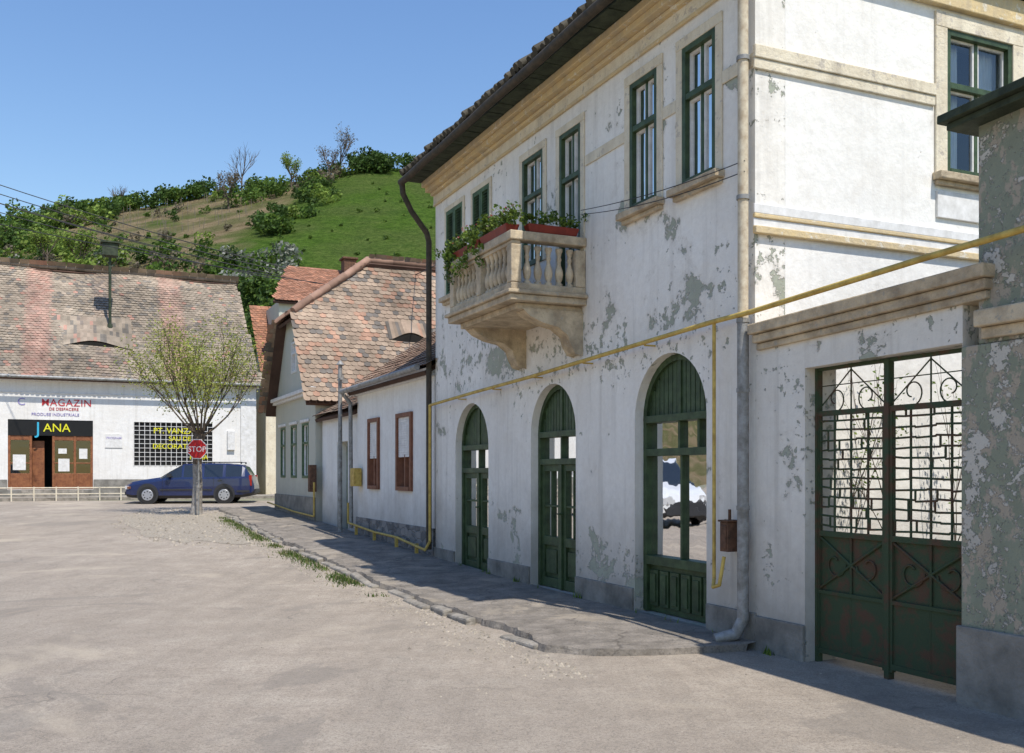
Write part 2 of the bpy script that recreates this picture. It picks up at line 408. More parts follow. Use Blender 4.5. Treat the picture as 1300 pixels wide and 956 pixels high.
for i in range(30):
    Y=R(88,106); bush(kx(R(290,375),Y),Y,R(1.1,1.9),GW if i%3 else G1)
for i in range(20):
    Y=R(84,98); bush(kx(R(150,250),Y),Y,R(1.1,1.8),GW if i%3 else G3)
for i in range(46):
    Y=R(66,90); bush(kx(R(290,450),Y),Y,R(1.1,2.0),random.choice([G1,G3,GW,G3]))
for i in range(44):
    Y=R(68,86); bush(kx(R(400,620),Y),Y,R(.7,1.6),random.choice([G1,G3,GB]),.8)
for i in range(8):
    Y=R(95,110); bush(kx(R(85,125),Y),Y,R(1.5,2.2),G2)
for i in range(60):
    Y=R(90,165); bush(kx(R(300,560),Y),Y,R(.15,.45),G1,.35)
mb.build('hillside_shrubs',M['leaf'])
mb=MB()
for i in range(110):
    Y=R(135,168); X=kx(R(150,345),Y); z=hz(X,Y); mb.cyl((X,Y,z-.2),(X+R(-.1,.1),Y,z+R(.9,1.5)),.035,.03,4)
mb.build('vineyard_stakes',M['stake'])
mb=MB()
for (u,Y,z,r) in [(335,58,9.5,1.6),(350,57,11.3,1.5),(325,60,12.5,1.3),(365,62,11.5,1.4),(345,60,13.0,1.2),(358,59,9.2,1.5)]:
    leafcloud(mb,(kx(u,Y),Y,z),r,500,.16,G1+G3,.9,7)
    mb.cyl((kx(u,Y),Y,0),(kx(u,Y),Y,z),.15,.06,6,0,(.1,.08,.06))
mb.build('garden_trees',M['leaf'])

def grow(mb,p,d,L,r,lev,tips,spread=.5,m=0,lift=.15):
    p=Vector(p);d=Vector(d).normalized(); n=3
    for i in range(n):
        q=p+d*L/n
        mb.cyl(p,q,r*(1-.22*i),r*(1-.22*(i+1)),6 if r>.03 else 4,m,caps=False)
        p=q; d=(d+Vector((R(-1,1),R(-1,1),R(-.3,1)*.6))*.13+Vector((0,0,lift*.3))).normalized()
        if lev>0 and i>0:
            for _ in range(2):
                nd=(d+Vector((R(-1,1),R(-1,1),R(-.4,.8)))*spread).normalized()
                grow(mb,p,nd,L*R(.5,.75),r*.5,lev-1,tips,spread,m,lift)
    tips.append((p,d)); tips.append((p-d*L*.3,d))
def leafat(lb,q,s,col):
    a=Vector((R(-1,1),R(-1,1),R(-1,1))).normalized();b=a.orthogonal().normalized();c=a.cross(b)
    lb.add([q-b*s,q-c*s*.6,q+b*s,q+c*s*.6],[(0,1,2,3)],0,col)
def skytree(name,X,Y,h,leafcols,n):
    e=empty(name,(X,Y,hz(X,Y)-.2)); mb=MB(); tips=[]
    mb.cyl((0,0,0),(0,0,h*.35),.16,.12,7)
    for i in range(7):
        a=R(0,6.28); grow(mb,(0,0,h*R(.2,.4)),(math.cos(a)*.6,math.sin(a)*.6,1),h*.33,.09,2,tips,.6)
    mb.build('trunk_and_limbs',M['bark'],e)
    if n:
        lb=MB()
        for p,d in tips:
            for _ in range(n):
                leafat(lb,p+Vector((R(-.4,.4),R(-.4,.4),R(-.4,.4))),R(.1,.2),random.choice(leafcols))
        lb.build('leaves',M['leaf'],e)
skytree('bare_tree',kx(432,166),166,8.0,GB,1)
skytree('bare_tree',kx(418,166),166,6.0,GB,1)
skytree('bare_tree',kx(307,166),166,8.0,GB,0)
skytree('bare_tree',kx(290,150),150,6.0,GB,2)
skytree('bare_tree',kx(150,166),166,5.0,GB,0)
skytree('bare_tree',kx(370,164),164,5.5,G2,3)
skytree('young_tree',kx(60,110),110,5,G2,3)
skytree('young_tree',kx(100,104),104,5,G2,4)

# ------------------------------------------------------------------ tile roofs
def tile_roof(name,parent,poly,colfn,tw=.18,th=.155,sag=.04):
    P=[Vector(p) for p in poly]; U=(P[1]-P[0]).normalized(); Nn=U.cross(P[-1]-P[0]).normalized()
    if Nn.z<0: Nn=-Nn
    V=Nn.cross(U); 
    if V.dot(P[-1]-P[0])<0: V=-V
    uv=[((p-P[0]).dot(U),(p-P[0]).dot(V)) for p in P]
    def inside(u,v):
        c=False;n=len(uv)
        for i in range(n):
            (x1,y1),(x2,y2)=uv[i],uv[(i+1)%n]
            if (y1>v)!=(y2>v) and u<(x2-x1)*(v-y1)/(y2-y1)+x1: c=not c
        return c
    mb=MB(); base=[p-Nn*.10 for p in P]
    mb.add(base+[p-Nn*.18 for p in P],[tuple(range(len(P))),tuple(range(2*len(P)-1,len(P)-1,-1))]+[(i,(i+1)%len(P),len(P)+(i+1)%len(P),len(P)+i) for i in range(len(P))],0,(.10,.06,.045))
    umin=min(a for a,b in uv);umax=max(a for a,b in uv);vmax=max(b for a,b in uv)
    seed=R(0,99); row=0; v=0
    while v<vmax:
        u=umin+(tw/2 if row%2 else 0)
        while u<umax+tw:
            if inside(min(max(u,umin+.02),umax-.02),min(v+th*.5,vmax-.01)):
                s=noise.noise(Vector((u*.35+seed,v*.4,seed)))*sag+noise.noise(Vector((u*1.6,v*1.6,seed)))*.012
                L=th*1.95; w=tw*.485
                j=R(-.008,.008); jl=R(0,.01); rot=R(-.012,.012)
                pts=[(-w,L,.004),(-w,.035,.036),(-w*.55,0,.038),(w*.55,0,.038),(w,.035,.036),(w,L,.004)]
                vs=[P[0]+U*(u+a+rot*b/L+0)+V*(v+b+j)+Nn*(s+h+jl-.03) for a,b,h in pts]
                mb.add(vs,[tuple(range(6))],0,colfn(u,v,vmax))
                lo=[x-Nn*.014 for x in vs[1:5]]
                mb.add(vs[1:5]+lo,[(0,1,5,4),(1,2,6,5),(2,3,7,6)],0,(.09,.055,.04))
            u+=tw
        v+=th; row+=1
    return mb.build(name,M['tile'],parent)
def ridge(name,parent,a,b,col=(.34,.21,.15),r=.11):
    mb=MB(); a=Vector(a);b=Vector(b); n=max(1,int((b-a).length/.36))
    for i in range(n):
        p=a.lerp(b,i/n);q=a.lerp(b,(i+1)/n); k=R(.7,1.2)
        mb.cyl(p+Vector((0,0,R(-.01,.015))),q,r*.92,r*1.06,8,0,tuple(c*k for c in col))
    return mb.build(name,M['tile'],parent)
def mixc(a,b,t): return tuple(x*(1-t)+y*t for x,y in zip(a,b))
def colB(u,v,vm):
    n=noise.noise(Vector((u*.5,v*.5,5))); n2=noise.noise(Vector((u*.22+3,v*1.1,9)))
    base=mixc((.41,.30,.215),(.33,.25,.18),R(0,1))
    if R(0,1)<.14+.3*max(0,n2): base=(.42,.25,.17)
    if R(0,1)<.12+.5*max(0,-n2): base=(.19,.165,.14)
    k=(1+n*.5)*R(.82,1.15); return tuple(c*k for c in base)
def colDark(u,v,vm):
    k=R(.6,1.2); return (.14*k,.105*k,.08*k)
def colShop(u,v,vm):
    n=noise.noise(Vector((u*.35,v*.5,15))); n2=noise.noise(Vector((u*.8,v*.25,33)))
    base=mixc((.35,.28,.21),(.29,.24,.18),R(0,1))
    if R(0,1)<.15+.4*max(0,n2): base=(.20,.175,.145)
    d=lambda c,w: max(0,1-abs((u-c)/w)**6)
    st=max(d(11.7,.55),d(17.0,.55)*.95,d(14.2,.4)*.15)
    base=mixc(base,(.42,.255,.195),st*R(.5,.95)*(1+.4*n2))
    if R(0,1)<.04: base=(.42,.24,.18)
    k=(1+n*.4)*R(.84,1.12); return tuple(c*k for c in base)
def colRed(u,v,vm):
    base=mixc((.43,.20,.12),(.33,.17,.11),R(0,1)); k=R(.75,1.2); return tuple(c*k for c in base)
def colA(u,v,vm):
    base=mixc((.42,.26,.175),(.32,.22,.15),R(0,1)); k=R(.75,1.15); return tuple(c*k for c in base)

# ------------------------------------------------------------------ main building
O=(2.23,9.216,0); RZ=math.atan2(.9114,-.4116)
FX=lambda a,d,z:(a,d,z)              # street facade  a=along, d=out
SX=lambda a,d,z:(-.1-d,-a,z)         # side facade    a=back from the corner
main=empty('two_storey_house',O,RZ)
wins=[(.50,1.08),(1.56,2.13)]
bal=[(3.31,3.89),(4.38,5.04)]
shut=[(6.23,6.90),(7.35,8.10)]
doors=[(.665,2.034,2.93),(3.456,4.78,2.83),(6.296,7.70,2.757)]
WZ0,WZ1=4.62,6.07
holes=[rect(a,b,WZ0,WZ1) for a,b in wins+shut]+[rect(bal[0][0],bal[0][1],3.86,WZ1-.03),rect(bal[1][0],bal[1][1],WZ0-.1,WZ1-.03)]
holes+=[arch(a,b,.08,t) for a,b,t in doors]
panel('street_wall',rect(-.1,8.67,-.3,6.75),holes,-.35,0,FX,M['facade'],main)
panel('side_wall',rect(.352,10,-.3,6.75),[rect(2.44,3.41,4.74,6.25)],-.35,0,SX,M['side'],main)
mb=MB(); mb.box(8.32,8.668,-10,-.352,-.3,6.75); mb.box(.252,8.318,-10,-9.7,-.3,6.75); mb.build('rear_walls',M['facade'],main)
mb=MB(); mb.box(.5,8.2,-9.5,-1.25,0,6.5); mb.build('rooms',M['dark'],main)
mb=MB(); mb.box(.26,8.3,-1.24,-.36,3.3,3.5); mb.box(.26,8.3,-1.24,-.36,-.02,.07); mb.box(.26,.49,-9,-1.25,3.3,3.5);mb.build('floors',M['room'],main)
mb=MB(); edges=[-.13]+[x for a,b,_ in doors for x in (a-.02,b+.02)]+[8.69]
for i in range(0,len(edges),2): mb.box(edges[i],edges[i+1],-.02,.03,-.25,.34)
for a,b,_ in doors: mb.box(a-.018,b+.018,-.05,.05,-.25,.085)
mb.build('plinth',M['plinth'],main,.01)

def window(parent,a0,a1,z0,z1,f,nm,trans=.64,curtain=True,depth=-.035,fr=.06,mull=True,mat='green'):
    mb=MB(f)
    mb.box(a0,a0+fr,depth-.06,depth+.05,z0,z1); mb.box(a1-fr,a1,depth-.06,depth+.05,z0,z1)
    mb.box(a0+fr,a1-fr,depth-.06,depth+.05,z1-fr,z1); mb.box(a0+fr,a1-fr,depth-.06,depth+.055,z0,z0+fr*1.2)
    c=(a0+a1)/2; zt=z0+(z1-z0)*trans
    mb.box(a0+fr,a1-fr,depth-.055,depth+.045,zt-.032,zt+.032)
    if mull:
        mb.box(c-.024,c+.024,depth-.055,depth+.0,z0+fr*1.2,zt-.032); mb.box(c-.024,c+.024,depth-.055,depth+.0,zt+.032,z1-fr)
    mb.build(nm+'_frame',M[mat],parent,.004)
    mb=MB(f)
    for x0,x1 in ((a0+fr,c-.024),(c+.024,a1-fr)):
        for q0,q1 in ((z0+fr*1.2,zt-.032),(zt+.032,z1-fr)):
            w=.022
            mb.box(x0,x0+w,depth-.045,depth-.008,q0,q1);mb.box(x1-w,x1,depth-.045,depth-.008,q0,q1)
            mb.box(x0+w,x1-w,depth-.045,depth-.008,q0,q0+w);mb.box(x0+w,x1-w,depth-.045,depth-.008,q1-w,q1)
    mb.build(nm+'_sash',M['white'],parent)
    mb=MB(f); mb.add([(a0+fr,depth-.03,z0+fr),(a1-fr,depth-.03,z0+fr),(a1-fr,depth-.03,z1-fr),(a0+fr,depth-.03,z1-fr)],[(0,1,2,3)]); mb.build(nm+'_glass',M['glass'],parent)
    if curtain:
        mb=MB(f); n=30
        for i in range(n):
            x=a0+(a1-a0)*i/n; x2=a0+(a1-a0)*(i+1)/n
            if .40<(i+.5)/n<.58: continue
            d0=depth-.15+.02*math.sin(i*1.9); d1=depth-.15+.02*math.sin((i+1)*1.9)
            mb.add([(x,d0,z0),(x2,d1,z0),(x2,d1,z1),(x,d0,z1)],[(0,1,2,3)],sm=True)
        mb.build(nm+'_curtain',M['curtain'],parent)
def surround(parent,a0,a1,z0,z1,f,nm,w=.13,mat='cream',sill=True,d=.035):
    mb=MB(f)
    mb.box(a0-w,a0,0.001,d,z0,z1);mb.box(a1,a1+w,0.001,d,z0,z1);mb.box(a0-w,a1+w,.001,d+.003,z1,z1+w)
    mb.build(nm+'_surround',M[mat],parent,.006)
    if sill:
        mb=MB(f); mb.box(a0-w-.03,a1+w+.03,.001,.12,z0-.08,z0-.002); mb.box(a0-w,a1+w,.001,.06,z0-.13,z0-.08); mb.build(nm+'_sill',M['stone'],parent,.01)
for i,(a,b) in enumerate(wins):
    window(main,a,b,WZ0,WZ1,FX,'upper_window_%d'%i); surround(main,a,b,WZ0,WZ1,FX,'upper_window_%d'%i,.11,d=.02)
window(main,bal[1][0],bal[1][1],WZ0-.1,WZ1-.03,FX,'balcony_window'); surround(main,bal[1][0],bal[1][1],WZ0-.1,WZ1-.03,FX,'balcony_window',.10,sill=False,d=.02)
window(main,bal[0][0],bal[0][1],3.86,WZ1-.03,FX,'balcony_door',.72); surround(main,bal[0][0],bal[0][1],3.86,WZ1-.03,FX,'balcony_door',.10,sill=False,d=.02)
for i,(a,b) in enumerate(shut):
    mb=MB(); c=(a+b)/2
    for x0,x1 in ((a,c-.005),(c+.005,b)):
        w=.05
        mb.box(x0,x0+w,-.06,.02,WZ0,WZ1);mb.box(x1-w,x1,-.06,.02,WZ0,WZ1)
        for z in (WZ0,(WZ0+WZ1)/2-.04,WZ1-.07): mb.box(x0+w,x1-w,-.06,.018,z,z+.07)
        z=WZ0+.08
        while z<WZ1-.09:
            mb.add([(x0+w,.01,z),(x1-w,.01,z),(x1-w,-.04,z+.035),(x0+w,-.04,z+.035),(x0+w,.01,z+.008),(x1-w,.01,z+.008),(x1-w,-.04,z+.043),(x0+w,-.04,z+.043)],
                   [(0,1,2,3),(4,5,6,7),(0,1,5,4),(2,3,7,6)]); z+=.045
    mb.box(a,b,-.10,-.07,WZ0,WZ1)
    mb.build('louvred_shutter_%d'%i,M['greenlt'],main); surround(main,a,b,WZ0,WZ1,FX,'shuttered_window_%d'%i,.08,d=.02)
window(main,2.44,3.41,4.74,6.25,SX,'side_window',.62); surround(main,2.44,3.41,4.74,6.25,SX,'side_window',.16,sill=True,d=.03)
mb=MB()
st=[-.1]+[x for a,b in wins for x in (a-.112,b+.112)]+[3.19]
for i in range(0,len(st),2): mb.box(st[i],st[i+1],.001,.018,5.45,5.58)
mb.build('string_course',M['cream'],main,.008)
mb=MB(SX); mb.box(-.03,2.27,.001,.045,5.52,5.64); mb.box(-.03,2.27,.001,.03,5.42,5.518); mb.box(3.58,10,.001,.045,5.52,5.64)
mb.build('side_string_course',M['cream'],main,.008)
mb=MB(SX); mb.box(-.03,6,.001,.035,4.03,4.07);mb.box(-.03,6,.001,.055,3.88,3.95); mb.build('side_lower_moulding',M['ochre'],main,.008)
mb=MB(SX); mb.box(-.03,6,.001,.02,3.951,4.029); mb.box(-.03,6,.001,.03,4.071,4.16); mb.box(2.3,3.5,.001,.03,4.28,4.56); mb.build('side_panels',M['white'],main,.006)
mb=MB()
mb.box(-.12,8.70,.001,.04,6.31,6.35); mb.box(-.12,8.70,.001,.09,6.49,6.54); mb.box(-.14,8.72,.001,.18,6.542,6.62); mb.box(-.14,8.72,.001,.25,6.622,6.715)
mb.build('cornice',M['ochre'],main,.01)
mb=MB(); mb.box(-.12,8.70,.001,.03,6.352,6.488); mb.build('frieze',M['cream'],main)
mb=MB(SX); mb.box(-.05,10,.001,.08,6.45,6.72); mb.build('side_cornice',M['ochre'],main,.01)
# roof
pm=lambda a,d,z:(d,a,z)
e=.52; RE=8.72
mb=MB()
mb.prism([(e,6.745),(e,6.80),(-4.9,10.5),(-10.4,6.80),(-10.4,6.745)],-.28,RE,pm); mb.build('roof_body',M['soffit'],main)
mb=MB()
x=-.28
while x<RE+.02:
    k=R(.6,1.2); dx=R(-.03,.04)
    mb.cyl((x,e+.07+dx,6.83+R(-.02,.02)),(x,e-1.2,7.72),.06,.055,6,0,(.09*k,.08*k,.06*k)); x+=.14
mb.build('eaves_tiles',M['tile'],main)
tile_roof('roof_tiles',main,[(RE,.1,7.15),(-.28,.1,7.15),(-.28,-4.9,10.62),(RE,-4.9,10.62)],colDark)
mb=MB(); x=-.27
while x<RE-.1:
    mb.box(x,x+.115,.255,e-.02,6.70+R(0,.012),6.74); x+=.12
mb.build('soffit_boards',M['soffit'],main)
M['oldgutter']=simple('old_gutter',(.085,.065,.045),(.045,.04,.03),10,.8,.003,50)
gpts=[(-.3+i*(RE+.35)/14,e+.08+R(-.008,.008),6.73-.003*i+R(-.008,.008)) for i in range(15)]
tube('gutter',gpts,.06,M['oldgutter'],main,10)
tube('rear_downspout',[(RE,e+.08,6.66),(RE,e+.06,6.48),(8.74,.42,6.2),(8.74,.14,5.85),(8.74,.10,5.7),(8.74,.10,.3)],.05,M['oldgutter'],main,10)
tube('corner_downspout',[(-.05,.10,6.7),(-.05,.10,3.05)],.05,M['cornpipe'],main,12)
tube('corner_downspout_lower',[(-.05,.10,3.05),(-.05,.10,.28),(-.02,.16,.14),(.06,.34,.09)],.055,M['zinc'],main,12)
mb=MB()
for z in (1.3,2.4,3.05,4.2,5.5): mb.cyl((-.05,.10,z),(-.05,.10,z+.04),.062,.062,12); 
mb.build('downspout_clamps',M['zinc'],main)

# arched doors
def archdoor(i,a0,a1,zt,kind):
    r=(a1-a0)/2;c=(a0+a1)/2;zs=zt-r; d=-.16; n=20
    mb=MB()
    fr=.065
    pts=[(c+r*math.cos(math.pi*k/n),zs+r*math.sin(math.pi*k/n)) for k in range(n+1)]
    pin=[(c+(r-fr)*math.cos(math.pi*k/n),zs+(r-fr)*math.sin(math.pi*k/n)) for k in range(n+1)]
    for k in range(n):
        q=[pts[k],pts[k+1],pin[k+1],pin[k]]
        mb.prism(q,d-.05,d+.05,lambda a,dd,b:(a,dd,b))
    mb.box(a0,a0+fr,d-.05,d+.05,.09,zs);mb.box(a1-fr,a1,d-.05,d+.05,.09,zs)
    x=a0+fr
    while x<a1-fr-.02:
        w=min(.085,a1-fr-x); h=math.sqrt(max(0,(r-.03)**2-max(abs(x-c),abs(x+w-c))**2))
        if h>.03: mb.box(x+.006,x+w-.006,d-.02+R(-.003,.003),d+.012,zs+.04,zs+h)
        x+=w
    mb.box(c-.035,c+.035,d-.015,d+.03,zs+.04,zt-.05)
    mb.box(a0+fr,a1-fr,d-.05,d+.075,zs-.04,zs+.04)
    z2=zs-.36
    mb.box(a0+fr,a1-fr,d-.05,d+.06,z2-.05,z2+.03)
    panes=[]
    if kind=='window':
        mb.box(a0+fr,a1-fr,d-.05,d+.06,.62,.72)
        mb.box(c-.5*r-.02,c-.5*r+.02,d-.03,d+.02,z2+.03,zs-.04)
        mb.box(c-.05,c-.01,d-.04,d+.02,.72,z2-.05)
        np_=6; w=(a1-a0-2*fr)/np_
        mb.box(a0+fr,a1-fr,d-.04,d-.01,.09,.62)
        for k in range(np_):
            x=a0+fr+k*w
            mb.box(x+.02,x+w-.02,d-.009,d+.02,.16,.56); mb.box(x+.05,x+w-.05,d+.021,d+.035,.20,.52)
        panes.append((a0+fr,a1-fr,.72,z2))
    else:
        mb.box(c-.045,c+.045,d-.05,d+.05,.09,z2-.05)
        for x0,x1 in ((a0+fr,c-.045),(c+.045,a1-fr)):
            mb.box(x0,x0+.07,d-.04,d+.02,.09,z2-.05); mb.box(x1-.07,x1,d-.04,d+.02,.09,z2-.05)
            mb.box(x0+.07,x1-.07,d-.04,d+.02,.09,.22); mb.box(x0+.07,x1-.07,d-.04,d+.02,.66,.78); mb.box(x0+.07,x1-.07,d-.04,d+.02,z2-.14,z2-.05)
            mb.box(x0+.07,x1-.07,d-.035,d-.02,.22,.66)
            mb.box(x0+.12,x1-.12,d-.019,d+.015,.28,.60)
            xm=(x0+x1)/2
            if kind=='door': mb.box(xm-.015,xm+.015,d-.03,d+.012,.78,z2-.14)
            mb.box(x0+.07,x1-.07,d-.03,d+.010,1.18,1.21)
        mb.cyl((c-.08,d+.05,1.1),(c-.08,d+.09,1.1),.015,.015,8); mb.cyl((c-.08,d+.09,1.1),(c-.02,d+.09,1.1),.012,.012,8)
        panes.append((a0+fr,a1-fr,.72,z2))
    mb.box(c-.02,c+.02,d-.03,d+.03,z2+.03,zs-.04)
    mb.build('arched_%s_%d'%(kind,i),M['green'],main,.004)
    gb=MB(); gb.add([(a0+fr,d-.025,z2+.03),(a1-fr,d-.025,z2+.03),(a1-fr,d-.025,zs-.04),(a0+fr,d-.025,zs-.04)],[(0,1,2,3)])
    for x0,x1,q0,q1 in panes: gb.add([(x0,d-.027,q0),(x1,d-.027,q0),(x1,d-.027,q1),(x0,d-.027,q1)],[(0,1,2,3)])
    gb.build('shop_glass_%d'%i,M['shopglass'],main)
archdoor(0,*doors[0],'window'); archdoor(1,*doors[1],'door'); archdoor(2,*doors[2],'glazed_door')
mb=MB(); mb.box(.75,1.3,-.42,-.36,.1,1.15); mb.box(1.2,1.9,-.7,-.5,.1,.9); mb.box(7,7.6,-.5,-.4,.1,1.2); mb.build('shop_shelves',M['white'],main)

# balcony
b0,b1,bd=3.2,5.25,1.0
mb=MB()
mb.box(b0-.04,b1+.04,.001,bd+.04,3.72,3.80); mb.box(b0-.08,b1+.08,.001,bd+.08,3.802,3.85); mb.box(b0-.02,b1+.02,.001,bd+.02,3.852,3.94)
mb.box(b0+.08,b1-.08,.001,bd-.10,3.64,3.718)
mb.box(b0-.04,b1+.04,bd-.14,bd+.04,4.45,4.56); mb.box(b0-.04,b0+.14,.001,bd-.142,4.45,4.56); mb.box(b1-.14,b1+.04,.001,bd-.142,4.45,4.56)
mb.box(b0-.01,b1+.01,bd-.11,bd+.01,4.40,4.448)
for x,y in ((b0+.05,bd-.05),(b1-.05,bd-.05),(b0+.05,.07),(b1-.05,.07),((b0+b1)/2,bd-.05)):
    mb.box(x-.07,x+.07,y-.065,y+.07,3.942,4.40)
mb.build('balcony_slab_and_rail',M['stone'],main,.012)
prof=[(.045,3.942),(.045,3.97),(.022,3.985),(.04,4.02),(.052,4.08),(.048,4.13),(.025,4.2),(.022,4.24),(.034,4.27),(.022,4.30),(.034,4.35),(.045,4.37),(.045,4.40)]
mb=MB()
for k in range(5): mb.lathe(b0+.05,.20+k*.145,prof,10); mb.lathe(b1-.05,.20+k*.145,prof,10)
for k in range(6): mb.lathe(b0+.19+k*.13,bd-.05,prof,10); mb.lathe(b1-.19-k*.13,bd-.05,prof,10)
mb.build('balusters',M['stone'],main)
mb=MB()
for x in (b0+.06,b1-.32):
    mb.prism([(0.002,3.12),(.10,3.14),(.16,3.24),(.20,3.36),(.34,3.46),(.55,3.50),(.72,3.57),(.80,3.637),(.002,3.637)],x,x+.24,lambda a,d,z:(d,a,z))
mb.build('balcony_consoles',M['stone'],main,.015)
pl=empty('balcony_flower_boxes',O,RZ)
mb=MB()
def tapbox(x0,x1,y0,y1,z0,z1):
    t=.03
    mb.add([(x0+t,y0+t,z0),(x1-t,y0+t,z0),(x1-t,y1-t,z0),(x0+t,y1-t,z0),(x0,y0,z1),(x1,y0,z1),(x1,y1,z1),(x0,y1,z1)],[(0,3,2,1),(4,5,6,7),(0,1,5,4),(1,2,6,5),(2,3,7,6),(3,0,4,7)])
tapbox(b0+.1,b0+.95,bd-.15,bd+.04,4.563,4.67); tapbox(b0+1.0,b0+1.95,bd-.15,bd+.04,4.563,4.67); tapbox(b0-.04,b0+.12,.1,.8,4.563,4.66)
mb.build('planter_boxes',M['planter'],pl,.01)
mb=MB()
for k in range(20):
    x=b0+.03+k*.11; leafcloud(mb,(x,bd-.03+R(-.04,.06),4.74+R(-.04,.09)),R(.09,.19),100,.025,G1+G2+[(.10,.14,.05)],.9,4)
for k in range(9):
    leafcloud(mb,(b0+.03,.1+k*.1,4.72+R(-.03,.06)),R(.08,.16),80,.024,G1+G2,.9,3)
for k in range(18):
    x=R(b0+.7,b1+.08); z=4.7-R(.0,.4); leafcloud(mb,(x,bd+.07,z),R(.05,.12),45,.022,G1+G2,1.4,3)
for k in range(12): leafcloud(mb,(b1+R(-.1,.18),bd+R(-.2,.15),4.5+R(-.2,.25)),R(.08,.14),60,.024,G1+[(.2,.2,.13)],1,3)
for k in range(36): leafcloud(mb,(R(b0,b1),bd+R(-.1,.1),4.80+R(-.04,.12)),.02,4,.016,[(.5,.04,.05),(.55,.5,.45)],1,1)
mb.build('plants',M['leaf'],pl)

# ------------------------------------------------------------------ gas pipe
gp=empty('yellow_gas_pipe',O,RZ)
tube('high_run',[(8.58,.14,.45),(8.58,.14,2.82),(6.6,.14,2.89),(4.5,.14,2.95),(2.4,.14,3.035),(.39,.14,3.115),(-.25,.16,3.12),(-2.3,.24,3.19),(-5.2,.3,3.27)],.025,M['yellow'],gp)
tube('meter_drop',[(.36,.13,3.1),(.36,.13,.62),(.28,.2,.55),(.18,.2,.58),(.16,.16,.85)],.018,M['yellow'],gp)
gz=lambda t,h:(t,.13,g(9.216+.9114*t)+h)
tube('low_run',[(8.58,.14,.45),(8.66,.2,.30),gz(10.5,.27),gz(12,.25),gz(14.1,.30),gz(14.1,.75)],.025,M['yellow'],gp)
tube('far_low_run',[gz(17.5,1.1),gz(17.5,.22),gz(20,.20),gz(24,.25)],.025,M['yellow'],gp)
mb=MB()
for t in (1.6,3,4.4,5.8,7.2): mb.box(t,t+.02,.002,.14,2.82+.036*(8.58-t)-.045,2.82+.036*(8.58-t)-.027)
for t in (9.3,10.5,12,13.4): mb.box(t,t+.04,.10,.16,0,g(9.2+.91*t)+.26)
mb.build('brackets',M['yellow'],gp)
gm=empty('gas_meter_box',O,RZ)
mb=MB(); mb.box(.08,.20,.04,.18,.90,1.18); mb.box(.065,.215,.03,.195,1.182,1.2); mb.box(.095,.185,.181,.19,.93,1.15); mb.cyl((.14,.11,1.2),(.14,.11,1.3),.016,.016,8); mb.build('box',M['rust'],gm,.006)

# ------------------------------------------------------------------ gate wall, gate and neighbour
gw=empty('courtyard_wall',O,RZ)
panel('wall',[(-2.43,-.3),(-2.43,3.0),(-.102,2.93),(-.102,-.3)],[[(-2.43+.002,-.29),(-2.428,2.58),(-.78,2.56),(-.78,-.29)]],-.35,0,FX,M['gatewall'],gw)
mb=MB()
def slopebox(mb,x0,x1,y0,y1,z0a,z1a,z0b,z1b,m=0):
    mb.add([(x0,y0,z0a),(x1,y0,z0b),(x1,y1,z0b),(x0,y1,z0a),(x0,y0,z1a),(x1,y0,z1b),(x1,y1,z1b),(x0,y1,z1a)],[(0,3,2,1),(4,5,6,7),(0,1,5,4),(1,2,6,5),(2,3,7,6),(3,0,4,7)],m)
slopebox(mb,-2.66,-.16,-.40,.04,2.86,2.92,2.78,2.84); slopebox(mb,-2.68,-.15,-.42,.08,2.925,3.0,2.845,2.92); slopebox(mb,-2.70,-.13,-.45,.12,3.003,3.10,2.925,3.02)
mb.build('coping',M['stone'],gw,.012)
mb=MB(); mb.box(-.78,-.13,-.02,.03,-.2,.32); mb.build('plinth',M['plinth'],gw,.01)
gt=empty('iron_gate',O,RZ)
mb=MB(); y=-.14; bar=lambda x0,z0,x1,z1,r=.009,m=0: mb.cyl((x0,y,z0),(x1,y,z1),r,r,6,m)
def curl(cx,cz,r0,r1,a0,a1,n=14,rad=.008):
    pr=None
    for k in range(n+1):
        f=k/n; a=a0+(a1-a0)*f; r=r0+(r1-r0)*f; q=(cx+r*math.cos(a),cz+r*math.sin(a))
        if pr: bar(pr[0],pr[1],q[0],q[1],rad)
        pr=q
xa,xm,xb=-.80,-1.60,-2.41
for (p,q) in ((xa,xm+.03),(xm-.03,xb)):
    for x in (p,q): mb.box(x-.022,x+.022,y-.02,y+.02,.06,2.18)
    lo,hi=min(p,q),max(p,q)
    for z in (.08,1.10,2.14): mb.box(lo+.022,hi-.022,y-.02,y+.02,z,z+.045)
    mb.box(lo+.022,hi-.022,y-.006,y+.006,.125,.60)
    mb.box(lo+.022,hi-.022,y-.02,y+.02,.60,.63)
    mb.box(lo+.022,hi-.022,y-.016,y-.010,.63,1.10)
    c=(lo+hi)/2
    bar(lo,.64,hi,1.1,.012); bar(lo,1.1,hi,.64,.012); bar(c,.12,c,1.1,.012)
    for s_ in(-1,1):
        curl(c+s_*.19,.87,.13,.04,0 if s_<0 else math.pi,(0 if s_<0 else math.pi)+s_*5.5,16,.008)
    z=1.19
    while z<2.12:
        x=lo+.03; 
        while x<hi-.04:
            x2=min(hi-.02,x+R(.12,.34)); dz=R(-.012,.012)
            bar(x,z,x2,z+dz,.009); 
            if R(0,1)<.6: bar(x2,z,x2,min(2.14,z+.085),.009)
            x=x2
        z+=.082
    for k in range(3):
        x=lo+(hi-lo)*(k+1)/4; bar(x,1.14,x,2.16,.010)
    for s_ in(-1,1):
        curl(c+s_*.18,2.28,.11,.04,-math.pi/2,-math.pi/2-s_*6,18,.006)
    bar(c,2.18,c,2.54,.007); bar(lo,2.20,c,2.52,.006); bar(hi,2.20,c,2.52,.006); bar(lo,2.40,hi,2.40,.005)
